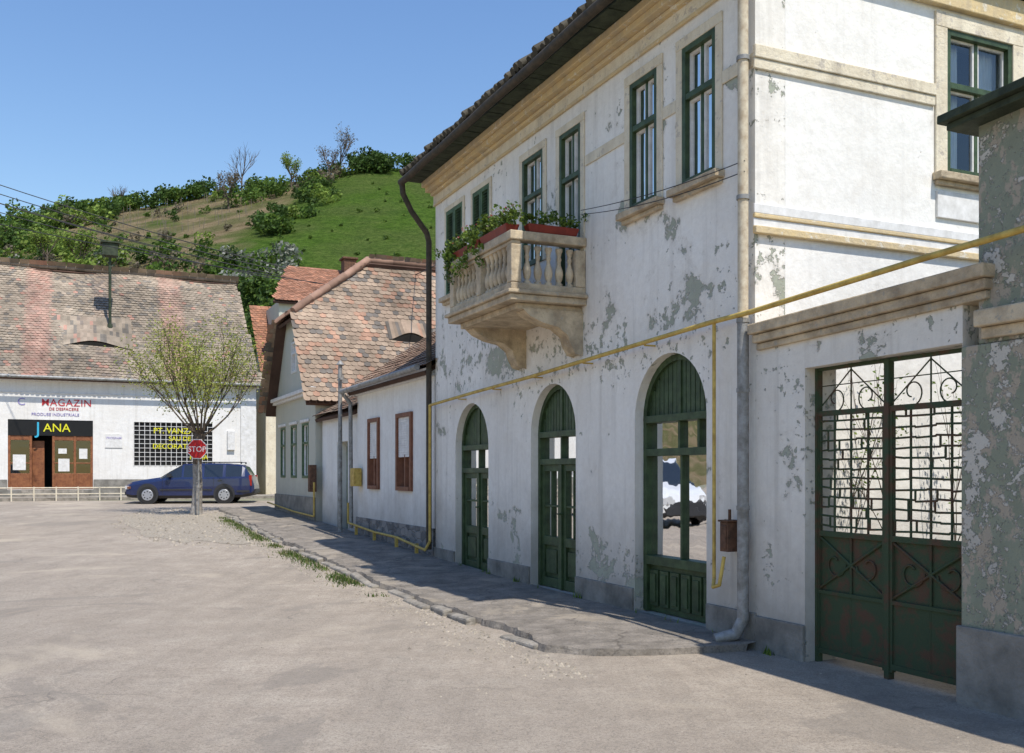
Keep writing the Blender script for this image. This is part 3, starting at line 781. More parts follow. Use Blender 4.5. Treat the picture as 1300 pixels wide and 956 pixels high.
mb.box(xm-.025,xm+.025,y-.03,y+.03,0.0,2.56); mb.box(xb+.02,xb-.0+.05,y-.03,y+.03,0,2.58); mb.box(xa-.01,xa+.02,y-.03,y+.03,0,2.56)
mb.box(xb,xa,y-.02,y+.02,2.535,2.565)
mb.build('leaves_and_grille',M['gate'],gt)

nb=empty('neighbouring_outbuilding',O,RZ)
mb=MB()
mb.box(-6.5,-2.432,-.5,.02,-.3,2.55); mb.box(-6.5,-2.56,-.5,0.0,2.552,4.12); mb.box(-6.5,-2.9,-4,-.502,-.3,4.12)
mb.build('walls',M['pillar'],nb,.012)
mb=MB(); mb.box(-6.5,-2.62,.001,.05,2.58,2.66); mb.box(-6.5,-2.60,.001,.10,2.662,2.78); mb.build('moulding',M['stone'],nb,.012)
mb=MB(); mb.box(-6.5,-2.42,.021,.06,-.2,.56); mb.build('plinth',M['plinth'],nb,.012)
mb=MB(); slopebox(mb,-6.7,-2.38,-4.2,.20,4.30,4.36,4.13,4.19); slopebox(mb,-6.7,-2.42,-.55,.15,4.25,4.298,4.08,4.128); mb.build('eaves',M['soffit'],nb,.006)
vn=empty('courtyard_climber',O,RZ); mb=MB(); tips=[]
for k in range(3):
    grow(mb,(-.30-R(0,.15),-.9-k*.7,0),(R(-.05,.05),R(-.2,.2),1),1.35,.012,2,tips,.35,0,.15)
mb.build('stems',M['bark'],vn)
mb=MB()
for p,d in tips:
    if p.z>2.6: continue
    for _ in range(5): leafat(mb,p+Vector((R(-.1,.1),R(-.1,.1),R(-.1,.1))),R(.012,.026),random.choice(G2+G1))
mb.build('leaves',M['leaf'],vn)
# ------------------------------------------------------------------ sidewalk + kerb
mb=MB(); kb=MB()
def world(t,o): return (2.23-.4116*t-.9114*o, 9.216+.9114*t-.4116*o)
t=-.15; prev=None
while t<25:
    o=1.76+.14*noise.noise(Vector((t*.9,0,0)))+.06*noise.noise(Vector((t*4,9,0)))+.03*R(-1,1)
    if t<.5: o=max(.12,1.75*math.sin(min(1,(t+.15)/.65)*1.57)**.6+.04*R(-1,1))
    if t>13: o-= (t-13)*.02
    x0,y0=world(t,-.02); x1,y1=world(t,o)
    cur=[(x0,y0,g(y0)+.085),(x1,y1,g(y1)+.07+R(-.015,.012)),(x1-.04,y1-.02,g(y1)-.05)]
    if prev: 
        mb.add([prev[0],cur[0],cur[1],prev[1]],[(0,1,2,3)],0); mb.add([prev[1],cur[1],cur[2],prev[2]],[(0,1,2,3)],0)
    prev=cur; t+=.12
mb.build('sidewalk',M['pave'])
t=.7
while t<24.5:
    L=R(.35,.95); 
    if R(0,1)<.75:
        o=1.80+.10*noise.noise(Vector(((t+L/2)*.9,0,0)))-(max(0,t-13))*.02
        x,y=world(t+.02,o+R(-.035,.03)); x2,y2=world(t+L-.03,o+R(-.035,.03)); dx,dy=-.9114*.12,-.4116*.12
        z1=g(y)+.07+R(-.04,.02);z2=g(y2)+.07+R(-.04,.02)
        kb.add([(x,y,-.1),(x2,y2,-.1),(x2+dx,y2+dy,-.1),(x+dx,y+dy,-.1),(x,y,z1),(x2,y2,z2),(x2+dx,y2+dy,z2-.015),(x+dx,y+dy,z1-.015)],[(0,3,2,1),(4,5,6,7),(0,1,5,4),(1,2,6,5),(2,3,7,6),(3,0,4,7)])
    t+=L
kb.build('kerb',M['kerb'],None,.025)
mb=MB()
for i in range(7500):
    t=R(5.0,21); w=noise.noise(Vector((t*.8,4,0)))+.15
    if w<R(-.1,.5): continue
    o=1.98+abs(random.gauss(0,.15))-(max(0,t-13))*.02; x,y=world(t,o); z=g(y); h=R(.02,.08); a=R(0,6.28)
    dx,dy=math.cos(a)*.010,math.sin(a)*.010; lx,ly=R(-.04,.04),R(-.04,.04)
    mb.add([(x-dx,y-dy,z),(x+dx,y+dy,z),(x+lx,y+ly,z+h)],[(0,1,2)],0,random.choice(G1+G3+[(.28,.25,.12),(.2,.2,.08)]))
for i in range(500):
    t=random.choice([R(.3,9),R(-.7,0),R(2,3.4),R(5,6.2)]); o=R(.04,.09); x,y=world(t,o); z=g(y)+(.08 if t>-.1 else 0)
    if noise.noise(Vector((t*2,1,0)))<.1: continue
    a=R(0,6.28); dx,dy=math.cos(a)*.008,math.sin(a)*.008
    mb.add([(x-dx,y-dy,z),(x+dx,y+dy,z),(x+R(-.03,.03),y+R(-.03,.03),z+R(.03,.10))],[(0,1,2)],0,random.choice(G1+G2))
mb.build('kerb_grass',M['leaf'])
mb=MB(); n=40; cx,cy=-8.3,25.5
ring=[]
for i in range(n):
    a=2*math.pi*i/n; rr=1+.35*noise.noise(Vector((math.cos(a)*2,math.sin(a)*2,7)))+.12*R(-1,1)
    x=cx+(-.41*math.sin(a)*5.5+.91*math.cos(a)*1.6)*rr; y=cy+(.91*math.sin(a)*5.5+.41*math.cos(a)*1.6)*rr; ring.append((x,y))
for i in range(n):
    (x1,y1),(x2,y2)=ring[i],ring[(i+1)%n]
    mb.add([(cx,cy,g(cy)+.006),(x1,y1,g(y1)+.006),(x2,y2,g(y2)+.006)],[(0,1,2)])
mb.build('gravel_patch',M['gravel'])
mb=MB()
def stone(x,y,s):
    k=R(.6,1.3); z=g(y)
    mb.add([(x-s,y,z),(x,y-s,z),(x+s,y,z),(x,y+s,z),(x+R(-.3,.3)*s,y+R(-.3,.3)*s,z+s*.8)],[(0,1,4),(1,2,4),(2,3,4),(3,0,4)],0,(.38*k,.33*k,.26*k))
for i in range(900):
    a=R(0,6.28); rr=R(0,1)**.5*1.25; stone(cx+(-.41*math.sin(a)*5.5+.91*math.cos(a)*1.6)*rr,cy+(.91*math.sin(a)*5.5+.41*math.cos(a)*1.6)*rr,R(.015,.05))
for i in range(1800):
    t=R(-.6,18); o=1.92+abs(random.gauss(0,.28)); x,y=world(t,o); stone(x,y,R(.005,.022))
for i in range(900):
    stone(R(-9,3),R(5.0,22),R(.004,.012))
mb.build('loose_stones',M['tile'])

# ------------------------------------------------------------------ white house (A)
ha=empty('low_white_house',O,RZ)
A0,A1=8.80,13.9
hw=[(10.0,10.95),(12.15,12.95)]
panel('street_wall',rect(A0,A1,.3,3.5),[rect(a,b,1.30,2.80) for a,b in hw],-.35,-.03,FX,M['whitewash'],ha)
mb=MB(); mb.box(A1-.3,A1,-5,-.36,0,3.5); mb.box(A0,A1-.31,-5,-4.8,0,3.5); mb.box(A0+.2,A1-.5,-4.7,-.8,0,3.3); mb.build('rear_walls',M['whitewash'],ha)
mb=MB(); mb.box(A0,A1+.02,-.30,.0,-.1,.66); mb.build('stone_base',M['rubble'],ha)
mb=MB(); mb.box(A0,A1+.03,-.029,.06,3.36,3.42); mb.box(A0,A1+.05,-.029,.14,3.422,3.50); mb.build('cornice',M['white'],ha,.01)
for i,(a,b) in enumerate(hw):
    mb=MB(); w=.09
    mb.box(a,a+w,-.14,.02,1.3,2.8);mb.box(b-w,b,-.14,.02,1.3,2.8);mb.box(a+w,b-w,-.14,.02,2.72,2.8);mb.box(a+w,b-w,-.14,.03,1.3,1.38); mb.box((a+b)/2-.03,(a+b)/2+.03,-.13,-.02,1.38,2.0)
    mb.build('window_frame_%d'%i,M['orange'],ha)
    mb=MB()
    z=1.95
    while z<2.72: mb.box(a+w,b-w,-.06,-.02,z,z+.042); z+=.045
    mb.build('roller_blind_%d'%i,M['white'],ha)
    mb=MB(); mb.add([(a,-.10,1.35),(b,-.10,1.35),(b,-.10,2.75),(a,-.10,2.75)],[(0,1,2,3)]); mb.build('glass_%d'%i,M['glass'],ha)
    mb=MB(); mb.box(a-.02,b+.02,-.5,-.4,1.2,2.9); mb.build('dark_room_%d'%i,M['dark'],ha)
tile_roof('roof_tiles',ha,[(A1+.15,.22,3.52),(A0-.0,.22,3.52),(A0,-2.5,5.35),(A1+.15,-2.5,5.35)],colA)
tile_roof('rear_roof_tiles',ha,[(A0,-5.2,3.52),(A1+.15,-5.2,3.52),(A1+.15,-2.5,5.35),(A0,-2.5,5.35)],colA)
mb=MB(); mb.add([(A1,.0,3.5),(A1,-5,3.5),(A1,-2.5,5.2)],[(0,1,2)]); mb.add([(A0+.01,.0,3.5),(A0+.01,-5,3.5),(A0+.01,-2.5,5.2)],[(0,1,2)]); mb.build('gables',M['whitewash'],ha)
ridge('ridge_tiles',ha,(A0,-2.5,5.38),(A1+.15,-2.5,5.38))
tube('gutter',[(A0,.30,3.50),(A1+.2,.30,3.46)],.055,M['zinc'],ha,10)
tube('downspout',[(A1+.12,.3,3.45),(A1+.12,.1,3.2),(A1+.12,.08,.4)],.045,M['zinc'],ha,10)
mb=MB(); mb.box(13.45,13.8,.0,.16,1.35,1.75); mb.box(13.47,13.78,.161,.17,1.38,1.72); mb.build('yellow_meter_cabinet',M['yellow'],ha,.008)
lk=empty('entrance_passage',O,RZ)
panel('wall',rect(14.15,17.75,-.1,3.1),[rect(15.2,16.2,.2,2.4)],-.5,-.15,FX,M['whitewash'],lk)
mb=MB(); mb.box(15.2,16.2,-.45,-.40,.2,2.4); 
for k in range(5): mb.box(15.22+k*.2,15.38+k*.2,-.399,-.38,.25,2.3)
mb.build('plank_door',M['greenlt'],lk)
tile_roof('roof_tiles',lk,[(17.85,.08,3.12),(14.0,.08,3.12),(14.0,-2.4,4.45),(17.85,-2.4,4.45)],colB)
mb=MB(); mb.box(14.15,17.7,-2.4,-2.2,0,3.8); mb.build('rear_wall',M['grnplaster'],lk)
up=empty('utility_post',O,RZ); mb=MB(); mb.cyl((14.35,.25,0),(14.35,.25,4.1),.05,.045,10); mb.cyl((14.35,.25,4.1),(14.35,.25,4.2),.09,.02,10); mb.box(14.2,14.5,.22,.28,3.75,3.79); mb.build('post',M['zinc'],up)
# ------------------------------------------------------------------ gabled house (B)
hb=empty('gabled_tile_roof_house',O,RZ)
B0,B1,bc,ez,rz_=17.9,23.3,20.6,3.85,7.9
zj=6.05; hwj=2.7*(rz_-zj)/(rz_-ez)
panel('gable_wall',[(B0,-.1),(B1,-.1),(B1,ez),(bc+hwj,zj),(bc-hwj,zj),(B0,ez)],[rect(18.7,19.5,1.5,3.0),rect(20.2,21,1.5,3.0),rect(21.8,22.5,1.5,3.0),arch(20.25,20.95,4.5,5.5,12)],-.3,0,FX,M['grnplaster'],hb)
mb=MB(); mb.box(B0,B0+.3,-12,-.302,-.1,3.55); mb.box(B1-.3,B1,-12,-.302,-.1,3.55); mb.box(B0+.31,B1-.31,-12,-11.8,0,3.7);mb.box(B0+.6,B1-.6,-11,-.7,.1,3.75); mb.build('side_walls',M['grnplaster'],hb)
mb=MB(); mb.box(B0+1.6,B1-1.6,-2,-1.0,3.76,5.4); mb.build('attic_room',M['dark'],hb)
mb=MB(); mb.box(B0-.02,B1+.02,.001,.04,-.1,1.0); mb.build('base_course',M['plinth'],hb,.01)
mb=MB(); mb.box(B0-.05,B1+.05,.001,.12,3.72,3.80); mb.box(B0-.05,B1+.05,.001,.2,3.802,3.9)
for x in (18.6,20.1,21.7): mb.box(x,x+1.0,.001,.05,3.02,3.1)
mb.build('cornice',M['white'],hb,.01)
for i,(a,b) in enumerate([(18.7,19.5),(20.2,21.0),(21.8,22.5)]): window(hb,a,b,1.5,3.0,FX,'street_window_%d'%i,mat='greenlt')
window(hb,20.25,20.95,4.5,5.4,FX,'attic_window',mat='white',curtain=False)
tile_roof('near_slope_tiles',hb,[(B0-.3,.28,ez-.35),(B0-.3,-12,ez-.35),(bc,-12,rz_),(bc,-2.2,rz_),(bc-hwj,.28,zj+.02)],colB)
tile_roof('far_slope_tiles',hb,[(B1+.3,-12,ez-.35),(B1+.3,.28,ez-.35),(bc+hwj,.28,zj+.02),(bc,-2.2,rz_),(bc,-12,rz_)],colB)
tile_roof('jerkinhead_tiles',hb,[(bc+hwj,.3,zj),(bc-hwj,.3,zj),(bc,-2.2,rz_+.02)],colB)
ridge('ridge_tiles',hb,(bc,-2.2,rz_+.04),(bc,-12,rz_+.04)); ridge('hip_tiles_a',hb,(bc-hwj,.28,zj+.04),(bc,-2.2,rz_+.04)); ridge('hip_tiles_b',hb,(bc+hwj,.28,zj+.04),(bc,-2.2,rz_+.04))
mb=MB(); n=14; fr_=[];bk_=[]
for k in range(n+1):
    a=k/n; yy=-2.3-1.3*a; h=.22*math.sin(math.pi*a)**1.6
    xx=B0+.95; sl=(rz_-ez+.35)/(bc-B0+.3); zz=ez-.35+(xx-B0+.3)*sl
    fr_.append((xx,yy,zz+h+.05)); bk_.append((xx+.40,yy,zz+.40*sl+.03))
for k in range(n): mb.add([fr_[k],fr_[k+1],bk_[k+1],bk_[k]],[(0,1,2,3)],0,tuple(q*.85 for q in colB(k*.1,2,5)))
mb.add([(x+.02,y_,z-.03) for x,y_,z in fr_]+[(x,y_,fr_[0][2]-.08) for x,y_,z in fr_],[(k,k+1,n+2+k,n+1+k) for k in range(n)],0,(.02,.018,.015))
mb.build('eyebrow_vent',M['tile'],hb)
mb=MB(); mb.box(B0-.22,B0-.0,.02,.2,1.15,1.85); mb.build('rusty_meter_cabinet',M['rust'],hb,.01)
# ------------------------------------------------------------------ background houses
SO=(-14.5,40,0); SR=math.atan2(.4116,.9114)
bk=empty('red_roof_house',(-5.6-1,47,0),SR)
tile_roof('roof_tiles',bk,[(-5.2,-2,9.3),(1.5,-2,9.3),(1.5,1,11.4),(-4.0,1,11.4)],colRed)
mb=MB(); mb.box(-4.9,1.2,-1.7,4,.5,9.3); mb.build('walls',M['grnplaster'],bk)
mb=MB(); mb.box(-1.4,-.8,.4,1.0,10.5,11.9); mb.box(-.5,0,.4,1.0,10.5,11.7); mb.box(-1.48,-.72,.32,1.08,11.9,12.0); mb.build('chimneys',M['rust'],bk,.02)
gh=empty('green_house',(-10.86,42.2,0),SR)
mb=MB(); mb.box(.32,6,0.6,6,.3,5.0); mb.build('walls',M['grnplaster'],gh)
mb=MB(); mb.box(.3,.75,.45,.598,.3,5.0); mb.box(1.5,1.8,.45,.598,.3,5.0); mb.box(.28,6,.4,.598,4.8,5.05); mb.build('pilasters',M['cream'],gh,.02)
mb=MB(); mb.box(.8,1.45,.5,.597,.5,3.6); mb.build('gate_door',M['greenlt'],gh,.01)
tile_roof('roof_tiles',gh,[(0.3,.2,5.0),(6,.2,5.0),(6,4.2,9.4),(0.3,4.2,9.4)],colRed)

# ------------------------------------------------------------------ shop house
sh=empty('village_shop',SO,SR)
S0,S1=-16,3.95
panel('street_wall',rect(S0,S1,.3,5.45),[rect(-5.47,-2.445,1.0,3.72),rect(-.92,2.16,1.92,3.70)],0,.35,FX,M['shopwall'],sh)
mb=MB(); mb.box(S1-.3,S1,.352,10,.3,5.4); mb.box(S0,S1-.31,9.7,10,.3,5.4); mb.box(S0,S0+.3,.352,9.69,.3,5.4); mb.add([(S1-.02,0,5.4),(S1-.02,10,5.4),(S1-.02,5,10.4)],[(0,1,2)]); mb.build('rear_walls',M['shopwall'],sh)
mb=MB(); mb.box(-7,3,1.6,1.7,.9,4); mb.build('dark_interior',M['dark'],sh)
mb=MB(); mb.box(S0,-5.49,-.05,-.001,.3,1.38); mb.box(-2.42,S1+.02,-.05,-.001,.3,1.38); mb.box(-5.488,-2.422,-.04,-.001,.3,.98); mb.build('plinth',M['plinth'],sh,.01)
mb=MB(); mb.box(-5.2,-2.6,-.45,-.052,.55,.80); mb.box(-5.0,-2.8,-.25,-.053,.802,.99); mb.build('steps',M['kerb'],sh,.01)
mb=MB(); mb.box(S0,S1+.1,-.16,-.001,5.22,5.30); mb.box(S0,S1+.1,-.30,-.001,5.302,5.44); mb.box(S0,S1,-.03,-.001,4.75,4.80);mb.box(3.3,3.93,-.06,-.002,.4,5.2); mb.build('cornice',M['white'],sh,.01)
tile_roof('front_roof_tiles',sh,[(S0-.2,-.42,5.38),(S1+.12,-.42,5.38),(S1-.1,5,10.62),(S0-.2,5,10.62)],colShop,.185,.16,.12)
tile_roof('rear_roof_tiles',sh,[(S0-.2,10.4,5.38),(S1+.12,10.4,5.38),(S1-.1,5,10.62),(S0-.2,5,10.62)],colShop,.37,.33)
ridge('ridge_tiles',sh,(S0-.2,5,10.68),(S1-.1,5,10.68),(.31,.24,.18))
tube('gutter',[(S0,-.5,5.36),(S1+.1,-.5,5.34)],.06,M['zinc'],sh)
mb=MB(); n=24; nr=6; rows=[]
for j in range(nr+1):
    f=j/nr; row=[]
    for k in range(n+1):
        a=k/n; x=-3.9+3.0*a; h=.26*math.sin(math.pi*a)**2*(1-f)**1.2
        yy=.98+1.5*f; zz=5.38+(yy+.42)*(10.62-5.38)/5.42
        row.append((x,yy,zz+h+.045))
    rows.append(row)
for j in range(nr):
    for k in range(n):
        c=colShop(13+k*.13,3,5); mb.add([rows[j][k],rows[j][k+1],rows[j+1][k+1],rows[j+1][k]],[(0,1,2,3)],0,tuple(q*.9 for q in c))
f0=rows[0]
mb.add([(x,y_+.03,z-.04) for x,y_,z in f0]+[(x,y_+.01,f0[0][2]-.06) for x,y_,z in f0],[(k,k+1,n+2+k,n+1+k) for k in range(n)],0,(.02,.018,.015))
mb.build('eyebrow_dormer',M['tile'],sh)
mb=MB(); mb.cyl((-1.75,2.0,7.2),(-1.75,2.0,10.7),.06,.06,10); mb.box(-2.05,-1.45,1.72,2.28,10.75,11.25); mb.box(-2.12,-1.38,1.65,2.35,11.27,11.33)
for x in(-2.0,-1.5):
    mb.box(x,x+.04,1.75,1.79,10.6,10.75)
mb.cyl((-1.75,2,7.6),(-1.75,2,7.9),.13,.1,10); mb.build('flue',M['soffit'],sh)
mb=MB()
mb.box(-5.47,-2.445,.02,.10,3.10,3.72); mb.build('sign_board',M['black'],sh)
mb=MB()
for x in (-5.47,-4.72,-3.92,-3.15,-2.535): mb.box(x,x+.09,.03,.14,1.0,3.099)
for x0,x1 in ((-5.38,-4.72),(-3.83,-3.15),(-3.06,-2.535)):
    mb.box(x0,x1,.05,.11,1.0,1.62); mb.box(x0,x1,.05,.11,2.92,3.098)
    mb.box(x0,x1,.05,.11,2.0,2.05)
mb.box(-4.63,-4.2,.3,.9,1.0,2.9)
mb.build('shopfront_joinery',M['brown'],sh,.008)
mb=MB(); 
for x0,x1 in ((-5.38,-4.72),(-3.83,-3.15),(-3.06,-2.535)): mb.add([(x0,.09,1.6),(x1,.09,1.6),(x1,.09,2.95),(x0,.09,2.95)],[(0,1,2,3)])
mb.build('shopfront_glass',M['glass'],sh)
mb=MB(); mb.box(-5.3,-4.85,.045,.05,1.75,2.35); mb.box(-3.7,-3.3,.045,.05,1.7,2.2); mb.box(-2.95,-2.65,.045,.05,2.2,2.6);mb.box(-3.7,-3.4,.045,.05,2.4,2.6); mb.build('paper_notices',M['white'],sh)
rt=(math.radians(90),0,0)
text('sign_letter_j','J',.66,(-4.42,.0,3.17),rt,M['letter_b'],sh); text('sign_letters','ANA',.46,(-3.75,.0,3.26),rt,M['letter_y'],sh)
text('magazin_lettering','MAGAZIN',.38,(-3.40,-.012,4.28),rt,M['letter_r'],sh,space=1.08); text('subtitle_lettering','DE DESFACERE',.16,(-3.5,-.012,4.10),rt,M['letter_r'],sh); text('third_line_lettering','PRODUSE INDUSTRIALE',.16,(-3.8,-.012,3.88),rt,M['letter_v'],sh)
text('logo','C',.40,(-5.0,-.012,4.28),rt,M['letter_v'],sh)
mb=MB(); mb.box(-.92,2.16,.12,.14,1.92,3.70); mb.build('window_backing',M['black'],sh)
mb=MB()
k=-.92
while k<2.17: mb.box(k-.010,k+.010,-.03,-.012,1.92,3.70); k+=.205
k=1.94
while k<3.72: mb.box(-.92,2.16,-.011,.005,k-.010,k+.010); k+=.178
mb.build('window_bars',M['white'],sh)
text('window_lettering_a','PT. VANZARI',.32,(.75,-.04,3.26),rt,M['letter_y'],sh); text('window_lettering_b','SAU DE',.26,(.85,-.04,2.96),rt,M['letter_y'],sh); text('window_lettering_c','DECORATIUNI',.29,(.75,-.04,2.63),rt,M['letter_y'],sh);text('window_lettering_d','PRIMA',.26,(1.6,-.04,2.2),rt,M['letter_y'],sh)
mb=MB(); mb.box(-2.0,-1.35,-.03,-.001,2.65,3.2); mb.build('wall_poster',M['white'],sh); text('poster_lettering','PROGRAM',.12,(-1.67,-.034,3.0),rt,M['letter_v'],sh)
mb=MB(); mb.box(2.75,3.05,-.12,-.001,2.6,3.4); mb.build('wall_cabinet',M['white'],sh,.01)
pvm=MB()
for i in range(24):
    s0=-16+i*.9; w=lambda s,b:(-14.5+.9114*s-.4116*b,40+.4116*s+.9114*b)
    a=w(s0,-1.9);b=w(s0+.9,-1.9);c=w(s0+.9,-.04);d=w(s0,-.04)
    pvm.add([(*a,.70),(*b,.70),(*c,.72),(*d,.72),(*a,.2),(*b,.2)],[(0,1,2,3),(0,1,5,4)])
pvm.build('shop_pavement',M['kerb'])
rl=empty('low_railing',SO,SR); mb=MB()
s=-12
while s<-.5:
    mb.cyl((s,-2.1,.4),(s,-2.1,1.12),.028,.028,6); s+=.75
mb.cyl((-12,-2.1,1.08),(-.6,-2.1,1.08),.022,.022,6); mb.cyl((-12,-2.1,.85),(-.6,-2.1,.85),.018,.018,6)
mb.build('posts_and_rails',M['cream'],rl)
# house across the street (left of the picture; mirrored in the shop windows)
oh=empty('house_across_the_street',(2.23-.9114*26,9.216-.4116*26,0),RZ)
panel('street_wall',rect(-6,24,-.2,4.6),[rect(-4+k*3.2,-2.9+k*3.2,1.3,2.9) for k in range(8)],-.3,0,lambda a,d,z:(a,-d,z),M['shopwall'],oh)
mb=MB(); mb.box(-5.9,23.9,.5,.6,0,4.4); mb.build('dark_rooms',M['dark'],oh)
mb=MB()
for k in range(8):
    a=-4+k*3.2; mb.box(a,a+.08,.0,.06,1.3,2.9); mb.box(a+1.02,a+1.1,.0,.06,1.3,2.9); mb.box(a+.5,a+.58,.0,.06,1.3,2.9); mb.box(a+.08,a+1.02,-.01,.05,2.2,2.28)
mb.build('window_frames',M['brown'],oh)
tile_roof('roof_tiles',oh,[(-6.3,-.4,4.55),(24.3,-.4,4.55),(24.3,4,8.2),(-6.3,4,8.2)],colB,.36,.31)
mb=MB(); mb.box(-6,-5.7,.31,8,-.2,4.6); mb.box(23.7,24,.31,8,-.2,4.6); mb.box(-5.7,23.7,7.7,8,-.2,4.6); mb.build('rear_walls',M['shopwall'],oh)

# ------------------------------------------------------------------ street tree
tx,ty=-9.38,29.0
tr=empty('street_tree',(tx,ty,g(ty))); mb=MB(); tips=[]
pp=[(0,0,-.1,.20),(.02,0,.25,.155),(.05,0,.9,.135),(.03,0,1.5,.13),(.06,0,2.0,.14),(.1,0,2.4,.17)]
for a,b in zip(pp[:-1],pp[1:]): mb.cyl(a[:3],b[:3],a[3],b[3],12,1 if b[2]<1.6 else 0,caps=False)
for i in range(13):
    a=i/13*6.28+R(-.2,.2); sp=R(.3,1.35)
    grow(mb,(.1+.08*math.cos(a),.08*math.sin(a),2.25+R(0,.2)),(math.cos(a)*sp,math.sin(a)*sp,1),R(1.2,1.85),.038,2,tips,.45,0,.2)
mb.build('trunk_and_limbs',[M['bark'],M['lime']],tr)
lb=MB()
for p,d in tips:
    for _ in range(18):
        q=p+Vector((random.gauss(0,.2),random.gauss(0,.2),random.gauss(0,.18))); k=R(.75,1.25)
        cc=random.choice([(.36,.40,.08),(.28,.34,.06),(.40,.38,.11)])
        leafat(lb,q,R(.02,.045),tuple(x*k for x in cc))
lb.build('leaves',M['leaf'],tr)

# ------------------------------------------------------------------ stop sign
sx_,sy_=-9.20,28.55
ss=empty('stop_sign',(sx_,sy_,g(sy_)),math.radians(-4)); mb=MB()
zc=2.34-g(sy_); 
mb.cyl((.03,.03,-.2),(.03,.03,zc+.25),.028,.028,10,2)
def octo(r): return [(r*math.cos(math.radians(22.5+45*i)),zc+r*math.sin(math.radians(22.5+45*i))) for i in range(8)]
mb.prism(octo(.31),-.012,.0,lambda a,d,b:(a,d,b),1); mb.prism(octo(.285),-.018,-.0125,lambda a,d,b:(a,d,b),0)
mb.build('plate_and_post',[M['redp'],M['white'],M['zinc']],ss)
text('lettering','STOP',.225,(0,-.0215,zc-.08),rt,M['white'],ss,.001)

# ------------------------------------------------------------------ vehicles
def carpaint(name,c1,c2):
    t=NT(name); t.b.inputs['Metallic'].default_value=.0
    t.b.inputs['Roughness'].default_value=.32; t.b.inputs['Coat Weight'].default_value=.7
    c=t.ramp(t.noise(3,4),[(.3,c1),(.7,c2)]); t.L(c,t.b.inputs['Base Color']); return t.m
M['car']=carpaint('blue_car_paint',(.006,.013,.065),(.009,.019,.085))
M['vanpaint']=carpaint('white_van_paint',(.7,.7,.7),(.78,.78,.77))
def flat(name,c,rough,metal=0,spec=.5):
    t=NT(name); t.L(t.ramp(t.noise(6,4),[(.3,tuple(x*.85 for x in c)),(.7,c)]),t.b.inputs['Base Color']); t.b.inputs['Roughness'].default_value=rough; t.b.inputs['Metallic'].default_value=metal; t.b.inputs['Specular IOR Level'].default_value=spec; return t.m
M['carglass']=flat('car_glass',(.02,.025,.03),.06,0,.9); M['tyre']=flat('tyre_rubber',(.02,.02,.02),.85); M['rim']=flat('silver_wheel_trim',(.5,.5,.52),.35,.6)
M['trim']=flat('dark_trim',(.03,.03,.032),.6); M['lampr']=flat('red_lamp',(.35,.015,.01),.2); M['lampw']=flat('clear_lamp',(.6,.6,.6),.15)
def loft(name,st,glassf,parent,mats):
    mb=MB()
    def sec(s):
        x,w,zs,zb,zt,wr=s
        h=[(0,zs),(.86*w,zs),(w*.99,zs+.10),(w,zs+(zb-zs)*.55),(w*.99,zb-.07),(w*.965,zb),(wr+.03,zt-.045),(wr-.04,zt-.005),(0,zt+.015)]
        return [(x,-y,z) for y,z in h]+[(x,y,z) for y,z in h[-2:0:-1]]
    secs=[sec(s) for s in st]; N_=len(secs[0])
    for i in range(len(st)-1):
        for k in range(N_):
            k2=(k+1)%N_; kk=min(k,N_-1-k)
            m=glassf(st[i][0],kk)
            if kk==0 or kk==1: m=2
            mb.add([secs[i][k],secs[i+1][k],secs[i+1][k2],secs[i][k2]],[(0,1,2,3)],m,sm=(kk not in(0,5)))
    mb.add(secs[0],[tuple(range(N_))],2); mb.add(secs[-1],[tuple(range(N_))],0)
    return mb.build(name,mats,parent)
def wheels(xs,w,r,parent):
    mb=MB()
    for x in xs:
        for sd in (-1,1):
            mb.cyl((x,sd*(w-.15),r+.03),(x,sd*(w-.001),r+.03),r+.07,r+.07,24,2,sm=False); mb.cyl((x,sd*(w-.15),r),(x,sd*(w+.012),r),r,r,24,0); mb.cyl((x,sd*(w+.012),r),(x,sd*(w+.018),r),r*.66,r*.62,20,1)
            for q in range(8):
                a=q*math.pi/4; mb.cyl((x+.43*r*math.cos(a),sd*(w+.017),r+.43*r*math.sin(a)),(x+.43*r*math.cos(a),sd*(w+.020),r+.43*r*math.sin(a)),.025,.025,6,2)
    mb.build('wheels',[M['tyre'],M['rim'],M['trim']],parent)
car=empty('parked_estate_car',(-11.6-2.12,35.1,g(35.1)),math.radians(7))
st=[(0.0,.62,.30,.50,.56,.55),(.05,.74,.24,.60,.66,.66),(.25,.80,.20,.70,.765,.70),(.7,.83,.19,.78,.85,.72),(1.22,.84,.18,.86,.93,.72),
    (1.50,.845,.18,.90,1.12,.66),(1.95,.845,.18,.92,1.38,.60),(2.02,.845,.18,.92,1.395,.60),(2.62,.845,.18,.93,1.425,.60),(2.72,.845,.18,.93,1.425,.60),
    (3.36,.84,.19,.94,1.42,.60),(3.46,.84,.19,.94,1.415,.595),(4.02,.82,.21,.95,1.36,.585),(4.12,.81,.22,.95,1.30,.585),(4.30,.79,.26,.94,1.0,.62),(4.36,.77,.28,.90,.95,.66),(4.44,.68,.36,.60,.64,.60)]
def gf(x0,kk):
    gl= 1.2<x0<1.9 or 2.0<x0<2.6 or 2.7<x0<3.3 or 3.4<x0<4.0
    if kk==5 and gl: return 1
    if kk in(6,7) and (1.2<=x0<1.9 or 4.1<x0<4.2): return 1
    return 0
loft('body',st,gf,car,[M['car'],M['carglass'],M['trim']])
wheels((.80,3.42),.85,.30,car)
mb=MB(); f0=lambda a,b:(min(a,b),max(a,b))
